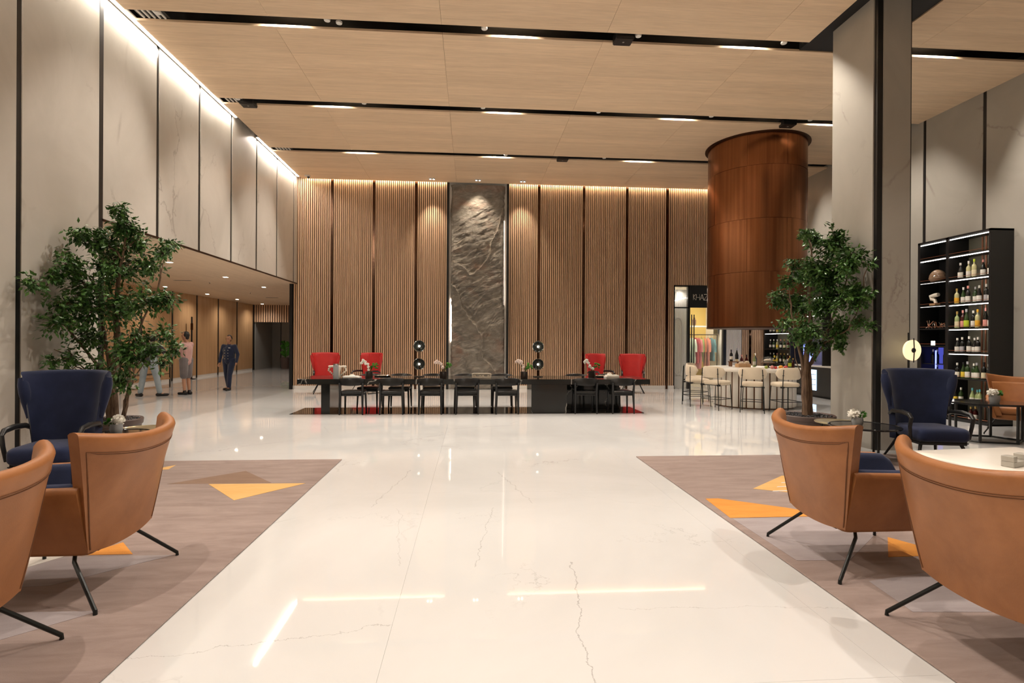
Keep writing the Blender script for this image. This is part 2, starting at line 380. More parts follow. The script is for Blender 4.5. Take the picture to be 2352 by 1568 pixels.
# ------------------------------------------------------------------ column
co = S(thing('column', 'square stone clad column with black metal corner strips', None, (0, 0, 0)))
cx0, cx1, cy0, cy1 = 5.81, 6.37, 7.47, 8.5
box('core', 'black', cx0 + .02, cx1 - .02, cy0 + .02, cy1 - .02, 0, H + .3, co, smooth=False)
box('stone_panel', 'colmarble', cx0, cx0 + .03, cy0 + .08, cy1 - .05, 0, H + .25, co, smooth=False)
box('stone_panel', 'colmarble', cx0 + .10, cx1 - .05, cy0 - .0, cy0 + .03, 0, H + .25, co, smooth=False)
box('stone_panel', 'colmarble', cx1 - .03, cx1, cy0 + .05, cy1 - .05, 0, H + .25, co, smooth=False)
box('stone_panel', 'colmarble', cx0 + .05, cx1 - .05, cy1 - .03, cy1, 0, H + .25, co, smooth=False)

# ------------------------------------------------------------------ back wall of vertical slats
bw = S(box('wall_back', 'gap', -5.62, 6.65, YB + .06, YB + .26, 0, H + .36, smooth=False))
box('backing', 'gap', 6.65, XR, YB + .06, YB + .26, 3.40, H + .36, bw, smooth=False)
box('backing', 'gap', 8.43, XR, YB + .06, YB + .26, 0, 3.40, bw, smooth=False)
posts = [-4.38, -3.09, -1.77, 2.16, 3.63, 5.06, 6.41, 7.93]
cache = {}
def slat(x, z0, z1):
    k = (z0, z1)
    if k not in cache: cache[k] = MB().box(-.0195, .0195, -.05, 0, z0, z1).mesh('slat', smooth=False)
    o = link('slat', cache[k], 'slatwood', bw); o.location = (x, YB + .05, 0)
def slat_run(x0, x1, z0, z1):
    n = max(1, round((x1 - x0) / .0625)); p = (x1 - x0) / n
    for k in range(n): slat(x0 + (k + .5) * p, z0, z1)
edges = [-5.56, -4.38, -3.09, -1.77, -.78]
for a, b in zip(edges, edges[1:]): slat_run(a + (.035 if a > -5 else 0), b - (.035 if b < -1 else .01), .11, H + .2)
edges = [1.17, 2.16, 3.63, 5.06, 6.41]
for a, b in zip(edges, edges[1:]): slat_run(a + (.035 if a > 1.2 else 0.01), b - .035, .11, H + .2)
slat_run(6.445, 6.65, .11, H + .2); slat_run(6.65, 7.895, 3.40, H + .2); slat_run(7.965, 8.95, 3.40, H + .2)
slat_run(8.98, 9.22, 0.02, H + .2); slat_run(9.29, 10.15, 0.02, H + .2)
for x in posts: box('bronze_post', 'bronze', x - .036, x + .036, YB - .02, YB + .055, 0 if x < 7 else 3.4, H + .2, bw, smooth=False)
box('bronze_post', 'bronze', 9.22, 9.29, YB - .02, YB + .055, 0, H + .2, bw, smooth=False)
S(box('baseboard_back', 'white', -5.56, -.8, YB - .006, YB + .05, 0, .11, smooth=False)); S(box('baseboard_back.001', 'white', 1.15, 6.66, YB - .006, YB + .05, 0, .11, smooth=False))
box('vent_plate', 'black', -5.2, -4.9, YB - .012, YB + .0, .24, .36, bw, smooth=False)
for x in (-.755, 1.145): box('slate_jamb', 'black', x - .035, x + .035, YB - .1, YB + .06, 0, H + .2, bw, smooth=False)
S(box('trim_2', 'black', -5.66, -5.57, YB - .05, YB + .28, 0, ZS, smooth=False))['label'] = 'black end post of the slatted wall'
box('end_cap', 'black', -5.62, -5.57, YB - .02, YB + .28, ZS, H, bw, smooth=False)
# cove light above the slats
for k, (x0, x1) in enumerate(((-5.2, -.8), (1.2, 10.0))):
    o = thing('led_strip', ('left' if k == 0 else 'right') + ' warm cove light strip above the slatted back wall', 'light strip', (0, YB, H)); o['group'] = 'cove lights'
    box('diffuser', 'ledback', x0, x1, -.075, -.035, .035, .045, o, smooth=False); box('channel', 'white', x0, x1, -.10, -.02, .045, .06, o, smooth=False)
# ------------------------------------------------------------------ slate slab with relief
VEIN = []
def slate_slab():
    x0, x1, z0, z1 = -.66, 1.05, 0.02, 6.5; nx, nz = 90, 330; mb = MB(); vs = []
    cracks = [([(.98, 5.77), (.64, 4.51), (.44, 4.08), (.09, 3.69), (-.1, 3.64), (-.32, 3.86)], .05, 1), ([(-.55, 3.3), (-.35, 2.85), (-.11, 2.34), (.28, 1.75), (.33, 1.35), (.38, 1.02), (.81, .49)], .055, -1), ([(.28, 1.72), (.6, 2.0), (.95, 2.05)], .03, 1), ([(-.45, 3.1), (-.1, 2.55)], .03, 1), ([(-.62, 1.35), (0, 1.2)], .02, 1)]
    def d2(px, pz, poly):
        q_ = Vector((px * 2.2, pz * 2.2, 11)); px += .11 * noise.noise(q_) + .04 * noise.noise(q_ * 4); pz += .09 * noise.noise(q_ + Vector((5, 5, 5))) + .03 * noise.noise(q_ * 5)
        best = (9, 0)
        for (ax, az), (bx, bz) in zip(poly, poly[1:]):
            dx, dz = bx - ax, bz - az; t = max(0, min(1, ((px - ax) * dx + (pz - az) * dz) / (dx * dx + dz * dz)))
            qx, qz = px - ax - t * dx, pz - az - t * dz; d = sqrt(qx * qx + qz * qz)
            if d < best[0]: best = (d, (dx * qz - dz * qx))
        return best
    for j in range(nz + 1):
        z = z0 + (z1 - z0) * j / nz
        eL = .05 * noise.noise(Vector((0, z * 1.7, 3))) + .02 * noise.noise(Vector((0, z * 9, 3))); eR = .06 * noise.noise(Vector((9, z * 1.5, 3))) + .025 * noise.noise(Vector((9, z * 8, 3)))
        eL += .05 * math.exp(-((z - 2.1) / .7) ** 2); eR -= .07 * math.exp(-((z - 4.2) / 1.5) ** 2)
        for i in range(nx + 1):
            s = i / nx; x = (x0 + eL) * (1 - s) + (x1 + eR) * s
            p = Vector((x * 1.3, z * .9, 0)); w = noise.noise(p * .8) * 1.2
            h = .05 * noise.noise(p * 1.3) + .032 * noise.noise(Vector((x * 3 + w, z * 7 - x * 3, 5))) + .018 * noise.noise(Vector((x * 7, z * 20 - x * 12 + w * 6, 8))) + .010 * noise.noise(Vector((x * 14 + w * 4, z * 45 - x * 30, 2))) + .010 * abs(noise.noise(Vector((x * 20, z * 34, 1))))
            for poly, am, sg in cracks:
                d, side = d2(x, z, poly)
                h += am * math.exp(-(d / .035) ** 2) * .8 + am * .7 * math.exp(-d / .22) * (1 if side * sg > 0 else -.5)
            e = min(s, 1 - s); h -= .06 * math.exp(-(e / .03) ** 2)
            vs.append((x, YB - .10 - h, z)); VEIN.append(min(1, max(math.exp(-(d2(x, z, c_[0])[0] / .012) ** 2) for c_ in cracks[:3])) * (.6 + .4 * noise.noise(Vector((x * 5, z * 8, 4)))))
    n = nx + 1; fs = [(j * n + i, j * n + i + 1, (j + 1) * n + i + 1, (j + 1) * n + i) for j in range(nz) for i in range(nx)]
    mb.add(vs, fs)
    # back side to give the slab a body
    o = len(vs); bd = [(x0 + .03, YB - .03, z0), (x1 - .03, YB - .03, z0), (x1 - .03, YB - .03, z1), (x0 + .03, YB - .03, z1)]
    mb.add(bd, [(0, 1, 2, 3)])
    L = [j * n for j in range(nz + 1)]; Rr = [j * n + nx for j in range(nz + 1)]
    mb.f.append(tuple([o, o + 3] + L[::-1])); mb.f.append(tuple(Rr + [o + 2, o + 1]))
    mb.f.append(tuple([o + 1, o] + list(range(0, n)))); mb.f.append(tuple([o + 3, o + 2] + list(range(nz * n + n - 1, nz * n - 1, -1))))
    return mb
sl = thing('slate_feature', 'tall dark slate rock slab with diagonal cracks in centre of back wall', 'stone slab')
slab = slate_slab().build('slab', 'slate', sl, ang=80, recalc=False)
va = slab.data.attributes.new('vein', 'FLOAT', 'POINT')
for i_, q_ in enumerate(VEIN): va.data[i_].value = q_
box('backing', 'white', -.72, 1.11, YB + .0, YB + .055, 0, H + .2, sl, smooth=False)
M['lededge'] = mat('led_edge', (1, 1, 1), .5, emit=(1, .78, .66), estr=15)
box('edge_light', 'lededge', -.64, -.63, YB - .028, YB - .004, 1.5, 2.9, sl, smooth=False); box('edge_light', 'lededge', 1.015, 1.025, YB - .028, YB - .004, 2.7, 5.4, sl, smooth=False)
# three pairs of wash spots in front of the slate
for k, (x, t) in enumerate(((-1.24, 'left of'), (.18, 'centred on'), (1.58, 'right of'))):
    o = thing('wash_spotlight', f'twin chrome ceiling spotlight {t} the slate slab', 'spotlight', (x, 17.17 - .1, H), 0, 'spotlights before the slate')
    MB().box(-.1, .1, -.05, .05, -.012, 0).build('plate', 'white', o, smooth=False)
    for s in (-1, 1):
        MB().lathe([(.035, -.03), (.04, -.012), (.02, -.012)], s * .05, 0, 16).build('lamp_ring', 'black', o); MB().lathe([(.026, -.034), (.026, -.03)], s * .05, 0, 16).build('lens', 'lens', o)
    spot('lamp', o, (0, -.02, -.05), WASH_W if k != 1 else WASH_W * .85, 60 if k != 1 else 84, .8 if k != 1 else 1, (1, .84, .66), .03, target=(0, .36, -2.2) if k != 1 else (0, .3, -1.9))
# security camera dome
o = thing('security_camera', 'small white dome security camera on ceiling in the far left corner', 'camera', (-5.0, 17.1, H))
MB().box(-.09, .07, -.05, .05, -.04, 0).build('housing', 'white', o, bevel=(.01, 2)); MB().ball((.02, 0, -.06), .04).build('dome', 'black', o)

# ------------------------------------------------------------------ corridor under the left box
wc = S(box('wall_corridor', 'gap', XC2 - .25, XC2 - .04, 4.0, 31.2, 0, ZS + .1, smooth=False))
cs = [11.6, 13.45, 15.3, 17.15, 19.05, 20.95, 22.75, 24.6, 26.5, 28.4]
for a, b in zip([4.0] + cs, cs + [28.5]):
    if b - a > .3: box('wall_panel', 'panelwood', XC2 - .04, XC2, a + .045, b - .045, .10, ZS, wc, smooth=False)
for y in cs: box('metal_strip', 'black', XC2 - .04, XC2 + .012, y - .04, y + .04, 0, ZS, wc, smooth=False)
box('skirting', 'white', XC2 - .04, XC2 - .01, 4, 28.5, 0, .10, wc, smooth=False)
so = S(box('ceiling_corridor', 'gap', XC2 - .2, XL - .34, 4.0, 31.2, ZS + .03, ZS + .1, smooth=False))
for x0, x1 in ((XC2, -9.1), (-9.1, -7.3), (-7.3, XL - .02)):
    for k in range(9): box('ceiling_panel', 'soffitwood', x0 + .002, (x1 if k > 1 or x1 < -7 else XL - .34) - .002, (4 + k * 3 if not (k == 2 - 1) else 7) + .002, min(7 + k * 3, 31) - .002, ZS, ZS + .03, so, smooth=False)
S(box('wall_corridor_near', 'panelwood', XC2, XL - .3, 4.0, 4.2, 0, ZS, smooth=False))
S(box('wall_corridor_right', 'panelwood', -5.66, -5.60, YB + .2, 31.2, 0, ZS, smooth=False))
ce_ = S(box('wall_corridor_end', 'gap', XC2, -5.66, YEND + .05, YEND + .2, 2.42, ZS, smooth=False))
nsl = 44; me = MB().box(-.034, .034, -.05, 0, 2.42, ZS).mesh('slat', smooth=False)
for k in range(nsl):
    q = link('slat', me, 'slatwood', ce_); q.location = (XC2 + .06 + k * (5.02 / nsl), YEND + .05, 0)
S(box('wall_lobby_end', 'blackmat', XC2, -5.7, 31.0, 31.2, 0, ZS, smooth=False))
pn = S(thing('wall_lobby_panels', 'grey stone panels beyond the corridor opening', None))
box('panel', 'grey', XC2, XC2 + .04, 28.6, 31.0, 0, 2.6, pn, smooth=False)
for x0, x1, m_ in ((-10.9, -10.45, 'grey'), (-10.4, -9.95, 'colmarble')): box('panel', m_, x0, x1, 30.9, 31.0, 0, 2.6, pn, smooth=False)
# corridor downlights
dl = None
for i, (x, y) in enumerate([(-6.85, 10.0), (-6.85, 12.97), (-6.88, 15.89), (-6.9, 18.77), (-6.9, 21.7), (-6.9, 24.7), (-10.15, 13.1), (-10.15, 16.1), (-10.19, 19.07), (-10.2, 21.99), (-10.2, 24.7), (-10.25, 27.7)]):
    side = 'right row' if x > -8 else 'row beside the wood panels'; kk = ['first', 'second', 'third', 'fourth', 'fifth', 'sixth'][i % 6]
    lab = f'{kk} square downlight from the front in the corridor ceiling, {side}'
    if dl is None:
        dl = thing('corridor_downlight', lab, 'downlight', (x, y, ZS), 0, 'corridor downlights')
        MB().box(-.07, .07, -.07, .07, -.006, .0).build('frame', 'white', dl, smooth=False); MB().box(-.05, .05, -.05, .05, -.009, -.006).build('lens', 'lens', dl, smooth=False)
        spot('lamp', dl, (0, 0, -.03), SOFFIT_W, 150, 1, r=.04)
    else: dup(dl, (x, y, ZS), 0, lab)
for k, (x, y, t) in enumerate(((-8.6, 17.0, 'near'), (-8.3, 23.5, 'far'))):
    o = thing('air_slot', f'{t} dark linear air slot in the corridor ceiling', 'vent', (x, y, ZS)); MB().box(-.25, .25, -.05, .05, -.004, 0).build('frame', 'grey', o, smooth=False); MB().box(-.22, .22, -.03, .03, -.008, -.004).build('slot', 'black', o, smooth=False)
for k, (x, y, t) in enumerate(((-7.4, 13.5, 'nearest'), (-8.0, 17.4, 'middle'), (-8.2, 21.0, 'farthest'))):
    o = thing('sprinkler_head', f'{t} small sprinkler head on the corridor ceiling', 'sprinkler', (x, y, ZS)); MB().lathe([(.03, -.01), (.03, 0)], n=12).build('rosette', 'white', o); MB().cyl((0, 0, -.05), (0, 0, -.01), .008).build('nozzle', 'bronze', o)

# ------------------------------------------------------------------ copper cylinder above the bar
CX, CY = 7.3, 13.6
cc = thing('copper_cylinder', 'huge copper clad cylinder hanging from the ceiling above the bar', 'cylinder', (CX, CY, 0))
MB().lathe([(1.14, 1.92), (1.14, H - .004)], n=64).build('core', 'copperedge', cc)
zs = [1.93, 3.24, 4.51, 5.78, H - .02]; R_ = 1.17
for r_ in range(4):
    for k in range(8):
        a0 = 2 * pi * k / 8 + .12; vs = []; nseg = 10; mb = MB()
        rings = []
        for q in range(nseg + 1):
            a = a0 + .0015 + (2 * pi / 8 - .003) * q / nseg; rr = R_ + .004 * ((k + r_) % 2) + .004 * sin(pi * q / nseg)
            rings.append([(rr * cos(a), rr * sin(a), zs[r_] + .003), (rr * cos(a), rr * sin(a), zs[r_ + 1] - .003), ((R_ - .02) * cos(a), (R_ - .02) * sin(a), zs[r_ + 1] - .003), ((R_ - .02) * cos(a), (R_ - .02) * sin(a), zs[r_] + .003)])
        mb.loft(rings).build('copper_panel', 'copper', cc)
MB().lathe([(1.16, H - .02), (1.25, H - .02), (1.25, H - .003), (1.16, H - .003)], n=64).build('top_flange', 'copperedge', cc)
MB().lathe([(1.16, 1.895), (1.185, 1.895), (1.185, 1.93), (1.16, 1.93)], n=64).build('bottom_ring', 'copperedge', cc)
spot('lamp', cc, (0, 0, 1.85), 60, 130, .6)

# ------------------------------------------------------------------ shop beside the bar
sh = S(thing('wall_shop', 'bright shop interior behind the glass front', None))
M['yellowwall'] = mat('yellow_wall', (.75, .55, .16), .6); M['shopwhite'] = mat('shop_white', (.85, .82, .76), .5)
box('back_panel', 'yellowwall', 6.65, 9.2, 20.9, 21.0, 0, 3.4, sh, smooth=False); box('side_panel', 'shopwhite', 6.60, 6.65, 17.85, 21, 0, 3.4, sh, smooth=False)
box('side_panel', 'shopwhite', 9.2, 9.25, 17.85, 21, 0, 3.4, sh, smooth=False); box('ceiling_panel', 'shopwhite', 6.6, 9.25, 17.85, 21, 3.4, 3.45, sh, smooth=False)
box('floor_panel', 'floor', 6.6, 9.25, 17.7, 21, -.01, .004, sh, smooth=False)
box('pilaster', 'shopwhite', 7.35, 7.75, 20.8, 20.9, 0, 3.4, sh, smooth=False)
for i, x in enumerate((7.2, 8.3)):
    o = thing('shop_downlight', ('left' if i == 0 else 'right') + ' ceiling light panel inside the shop', 'downlight', (x, 19.2, 3.4)); MB().box(-.3, .3, -.3, .3, -.02, 0).build('lens', mat('shoplight', (1, 1, 1), .5, emit=(1, .9, .72), estr=22), o, smooth=False)
    MB().box(-.33, .33, -.33, .33, -.01, 0).build('frame', 'white', o, smooth=False)
fr = S(thing('door_1', 'black framed glass shop door with tall bar handles', None))
for x0, x1, z0, z1 in ((6.65, 6.68, 0, 3.4), (7.12, 7.20, 0, 3.4), (8.33, 8.43, 0, 3.4), (6.65, 8.4, 3.37, 3.42), (6.65, 7.2, 2.66, 2.70)): box('frame', 'black', x0, x1, YB + .0, YB + .12, z0, z1, fr, smooth=False)
M['glasspane'] = mat('shop_glass', (.55, .58, .56), .0, alpha=.10)
box('pane', 'glasspane', 6.68, 7.12, YB + .05, YB + .058, 0, 2.66, fr, smooth=False); box('pane', 'glasspane', 6.68, 7.15, YB + .05, YB + .058, 2.7, 3.37, fr, smooth=False); box('pane', 'glasspane', 7.20, 8.33, YB + .05, YB + .058, 0, 2.68, fr, smooth=False)
for x in (7.24, 7.32): MB().cyl((x, YB - .03, .35), (x, YB - .03, 2.45), .018).build('handle', 'black', fr)
# ribbed white screen with arched opening behind the left pane
sc_ = thing('arched_screen', 'white ribbed partition with tall arched lattice behind the shop glass', 'screen', (6.70, 17.86, 0))
for k in range(14): box('rib', 'shopwhite', k * .038, k * .038 + .026, .02, .05, .04, 3.3, sc_, smooth=False)
arch = [(.06, .7), (.06, 2.1)] + [(.2 - .14 * cos(a), 2.1 + .25 * sin(a)) for a in [pi * q / 10 for q in range(1, 10)]] + [(.34, 2.1), (.34, .7)] + [(.2 + .14 * cos(a), .7 - .25 * sin(a)) for a in [pi * q / 10 for q in range(1, 10)]]
MB().tube([(x, 0, z) for x, z in arch], .03, 6, loop=True).build('arch_frame', 'shopwhite', sc_); box('base', 'shopwhite', 0, .46, -.02, .06, 0, .4, sc_, smooth=False)
d_ = thing('shop_downlight', 'added lamp just inside the glass shop door, brightening the arched screen', 'downlight', (6.95, 17.72, 3.36)); MB().lathe([(.04, -.01), (.05, 0)], n=16).build('ring', 'white', d_); spot('lamp', d_, (0, 0, -.03), 14, 130, 1, target=(.05, .2, -2.4))  # lamp with ring, added only to brighten the ribbed screen
d_ = thing('shop_downlight', 'added lamp inside the shop brightening the clothes on the rail', 'downlight', (7.9, 18.3, 3.4)); MB().lathe([(.04, -.01), (.05, 0)], n=16).build('ring', 'white', d_); spot('lamp', d_, (0, 0, -.05), 120, 120, .8, target=(0, 1.3, -2.2))  # extra lamp put in to lift the dim garments
# sign
sg = thing('shop_sign', 'black shop sign with thin silver capitals reading KHAZANA', 'sign', (7.16, YB - .01, 2.68))
box('board', 'black', 0, 1.75, -.02, .05, 0, .70, sg, smooth=False)
def text(body, size, loc, m_, parent, rot=(pi / 2, 0, 0), name='lettering', ext=.004, space=1.0):
    cu = bpy.data.curves.new(name, 'FONT'); cu.body = body; cu.size = size; cu.extrude = ext; cu.space_character = space
    t = bpy.data.objects.new(name + '_tmp', cu); C.objects.link(t); dg = bpy.context.evaluated_depsgraph_get()
    me = bpy.data.meshes.new_from_object(t.evaluated_get(dg)); bpy.data.objects.remove(t); me.materials.clear()
    o = link(name, me, m_, parent); o.location = loc; o.rotation_euler = rot; return o
M['silver'] = mat('silver_letters', (.62, .60, .56), .3, .6)
# thin line letters drawn as bars
def stroke_letters(parent, strokes, x0, z0, sx, sz, y, th=.009):
    for s_ in strokes:
        mb = MB()
        for a, b in zip(s_, s_[1:]): mb.tube([(x0 + a[0] * sx, y, z0 + a[1] * sz), (x0 + b[0] * sx, y, z0 + b[1] * sz)], th, 4)
        mb.build('letter', 'silver', parent, smooth=False)
L_ = [[(0, 1), (0, 0), (0, .55), (.25, 1), (0, .5), (.28, 0)], [(.34, 1), (.34, 0), (.34, .45), (.72, .45), (.72, 1), (.72, 0)], [(.78, 0), (1.0, 1), (1.2, 0), (1.12, .35), (.86, .35)],
      [(1.22, 1), (1.66, 1), (1.2, 0), (1.68, 0)], [(1.72, 0), (1.94, 1), (2.16, 0), (2.08, .35), (1.8, .35)], [(2.26, 0), (2.26, 1), (2.6, 0), (2.6, 1)], [(2.7, 0), (2.92, 1), (3.14, 0), (3.06, .35), (2.78, .35)]]
stroke_letters(sg, L_, .13, .25, .295, .19, -.026)
MB().cyl((6.68, YB + .18, 2.9), (7.12, YB + .18, 3.02), .012).build('led_line', 'led', fr)
# shelf and clothes rail
sf = thing('shop_shelf', 'white wall shelf above the clothes rail inside the shop', 'shelf', (7.2, 19.6, 2.1)); box('board', 'shopwhite', 0, 1.95, 0, .4, 0, .05, sf, smooth=False); box('bracket', 'black', 0.02, .05, .05, .4, -.25, 0, sf, smooth=False); box('bracket', 'black', 1.9, 1.93, .05, .4, -.25, 0, sf, smooth=False)
M['brownpot'] = mat('brown_ceramic', (.16, .08, .04), .5)
for x, s_, t in ((.32, 1.0, 'left'), (1.05, .7, 'right')):
    o = thing('shelf_vase', f'{t} brown vase standing on the shop shelf', 'vase', (7.2 + x, 19.75, 2.15)); MB().lathe([(.05 * s_, 0), (.09 * s_, .05), (.1 * s_, .3 * s_), (.05 * s_, .36 * s_), (.06 * s_, .42 * s_)], n=16).build('body', 'brownpot', o)
rl = thing('clothes_rail', 'black clothes rail inside the shop', 'rail', (7.15, 19.75, 0)); MB().cyl((0, 0, 1.82), (2.0, 0, 1.82), .015).build('rail', 'black', rl)
for x in (.02, 1.98): MB().cyl((x, 0, 0), (x, 0, 1.82), .015).build('leg', 'black', rl)
cl = [('pale orange', (.72, .33, .16)), ('grey', (.38, .36, .35)), ('pale yellow green', (.55, .52, .30)), ('cream', (.68, .62, .45)), ('black patterned', (.03, .03, .035)), ('black and red', (.10, .02, .025)), ('sage green', (.40, .46, .34)), ('pale mint', (.52, .58, .46)), ('crimson', (.40, .06, .07)), ('rose', (.55, .20, .20)), ('olive green', (.28, .36, .10)), ('rust', (.48, .16, .07)), ('coral', (.62, .24, .16)), ('teal', (.10, .22, .24))]
for i, (nm, c) in enumerate(cl):
    m_ = fabric('cloth_' + nm.replace(' ', '_'), c, tuple(min(1, k * 1.5 + .02) for k in c), 60)
    L = 1.0 + .15 * sin(i * 2.3); o = thing('garment', f'{nm} garment hanging on the shop clothes rail', 'garment', (7.28 + i * .125, 19.75, 1.80), .3 * sin(i), 'garments on the rail')
    rings = []
    for t in range(9):
        z = -.10 - L * t / 8; wy = .07 + .17 * min(1, t / 1.5) + .02 * sin(t + i); rings.append([((.035 + .012 * sin(4 * a + t * .4 + i)) * cos(a), wy * sin(a), z) for a in [2 * pi * q / 16 for q in range(16)]])
    MB().loft(rings).build('dress', m_, o)
    for s_ in (-1, 1): MB().tube([(0, s_ * .2, -.16), (.01, s_ * .27, -.4), (.01, s_ * .28, -.62)], [.045, .04, .035], 8).build('sleeve', m_, o)
    MB().tube([(0, 0, .02), (0, .02, .0), (0, 0, -.06), (0, -.18, -.14), (0, .18, -.14), (0, 0, -.06)], .007, 5).build('hanger', mat('hanger_wood', (.75, .48, .16), .5) if i == 0 else bpy.data.materials['hanger_wood'], o)
# white ribbed panel right of the shop
rp = S(thing('wall_back_white_panel', 'white ribbed wall panel behind the bar', None))
box('backing', 'white', 8.44, 8.96, YB + .02, YB + .06, 0, 3.4, rp, smooth=False)
for k in range(12): box('rib', 'shopwhite', 8.45 + k * .043, 8.45 + k * .043 + .028, YB - .01, YB + .02, 0, 3.4, rp, smooth=False)

box('ceiling_panel', 'soffitwood', XL - .335, XL - .02, 8.5, 10 - .002, ZS, ZS + .03, so, smooth=False)
# ------------------------------------------------------------------ rugs with inlaid polygons
def rug(name, label, x0, x1, y0, y1, inl):
    o = thing(name, label, 'rug'); box('pile', 'rug', x0, x1, y0, y1, 0, .012, o, bevel=(.004, 1))
    for m_, poly in inl:
        mb = MB(); mb.prism(poly, .010, .0135 + {'rug_pale': .0015, 'rug_orange': .001, 'rug_gold': .0005}.get(m_, 0)); q = mb.build('inlay', m_, o, smooth=False); q['label'] = {'rug_brown': 'brown triangular inlay', 'rug_gold': 'golden triangular inlay', 'rug_orange': 'orange inlay', 'rug_lav': 'lavender grey inlay', 'rug_pale': 'pale inlay'}[m_]
    return o
rug('lounge_rug', 'taupe rug with brown and gold triangles on the left under tan armchairs', XL + .02, -1.655, -3.0, 7.2,
    [('rug_brown', [(-3.2, 6.04), (-2.13, 6.04), (-2.62, 6.60)]), ('rug_gold', [(-2.77, 6.02), (-2.25, 5.40), (-1.76, 6.0)]), ('rug_gold', [(-3.75, 6.69), (-3.55, 6.72), (-3.58, 6.95)]), ('rug_orange', [(-2.75, 4.09), (-2.40, 4.09), (-2.61, 4.33)]),
     ('rug_lav', [(-3.3, 3.55), (-2.6, 3.6), (-2.10, 4.06), (-3.3, 4.06)]), ('rug_lav', [(-3.0, 2.75), (-2.40, 2.95), (-2.08, 3.25), (-3.0, 3.27)]), ('rug_pale', [(-3.6, 3.6), (-3.32, 3.3), (-2.85, 4.07), (-3.6, 4.07)])])
rug('lounge_rug', 'taupe rug with orange and striped gold shapes on the right under tan armchairs', 2.215, 7.8, -3.0, 7.2,
    [('rug_gold', [(2.96, 5.54), (3.58, 6.06), (4.1, 6.0), (3.6, 5.2)]), ('rug_orange', [(2.30, 5.21), (2.43, 5.21), (2.94, 4.88), (3.2, 4.63), (2.27, 4.63)]), ('rug_lav', [(2.28, 4.61), (3.2, 4.61), (3.73, 4.58), (2.68, 3.68), (2.3, 3.7)]),
     ('rug_lav', [(2.57, 3.35), (3.3, 3.5), (3.3, 2.9), (2.53, 2.95)]), ('rug_orange', [(3.0, 3.72), (3.5, 3.72), (3.3, 4.1)]), ('rug_pale', [(4.3, 3.0), (5.4, 3.6), (5.4, 2.2)])])
for k in range(3):
    y = 5.42 + .16 * k; q = MB().prism([(3.1 + .14 * k, y), (3.75, y + .05), (3.75, y + .085), (3.13 + .14 * k, y + .03)], .0125, .0145).build('inlay', 'rug_pale', bpy.data.objects['lounge_rug.001'], smooth=False)

# ------------------------------------------------------------------ tan lounge chairs
def lerp(a, b, t): return a + (b - a) * t
def back_shell(halfw, yfun, zb, zt, thick, inner=1.0, nu=28, nv=9, roll=5, u0=-1, u1=1):
    rings = []
    for i in range(nu + 1):
        u = lerp(u0, u1, i / nu); r = []
        for j in range(nv + 1):
            v = j / nv; r.append((u * halfw(v), yfun(u, v), lerp(zb(u), zt(u), v)))
        ox, oy, oz = r[-1]
        for q in range(1, roll + 1):
            a = pi * q / (roll + 1); r.append((ox * (1 - .03 * q / roll), oy + thick / 2 * (1 - cos(a)), oz + thick * .45 * sin(a)))
        for j in range(nv, -1, -1):
            v = j / nv; r.append((u * (halfw(v) - thick * .35), yfun(u, v) + thick, lerp(zb(u), zt(u), v)))
        rings.append(r)
    return MB().loft(rings)
def cushion(x0, x1, y0, y1, z0, z1, r=.05, seg=4, crown=.02):
    mb = MB(); rings = []; cx, cy = (x0 + x1) / 2, (y0 + y1) / 2
    def rr(inset, z):
        pts = []; R = r * 1.3 - inset * .5; R = max(R, .01)
        for (sx, sy, a0) in ((1, 1, 0), (-1, 1, pi / 2), (-1, -1, pi), (1, -1, 3 * pi / 2)):
            for q in range(seg + 1):
                a = a0 + pi / 2 * q / seg; pts.append((cx + sx * ((x1 - x0) / 2 - inset - R) + R * cos(a), cy + sy * ((y1 - y0) / 2 - inset - R) + R * sin(a), z))
        return pts
    for q in range(seg + 1):
        a = pi / 2 * q / seg; rings.append(rr(r * (1 - sin(a)), z0 + r * (1 - cos(a))))
    for q in range(seg + 1):
        a = pi / 2 * q / seg; rings.append(rr(r * (1 - cos(a)), z1 - r * (1 - sin(a))))
    rings.append(rr(r + min(x1 - x0, y1 - y0) * .25, z1 + crown)); return mb.loft(rings)
M['rod'] = mat('black_rod', (.015, .017, .016), .38, .3)
M['stitch'] = mat('stitching', (.13, .045, .012), .6)
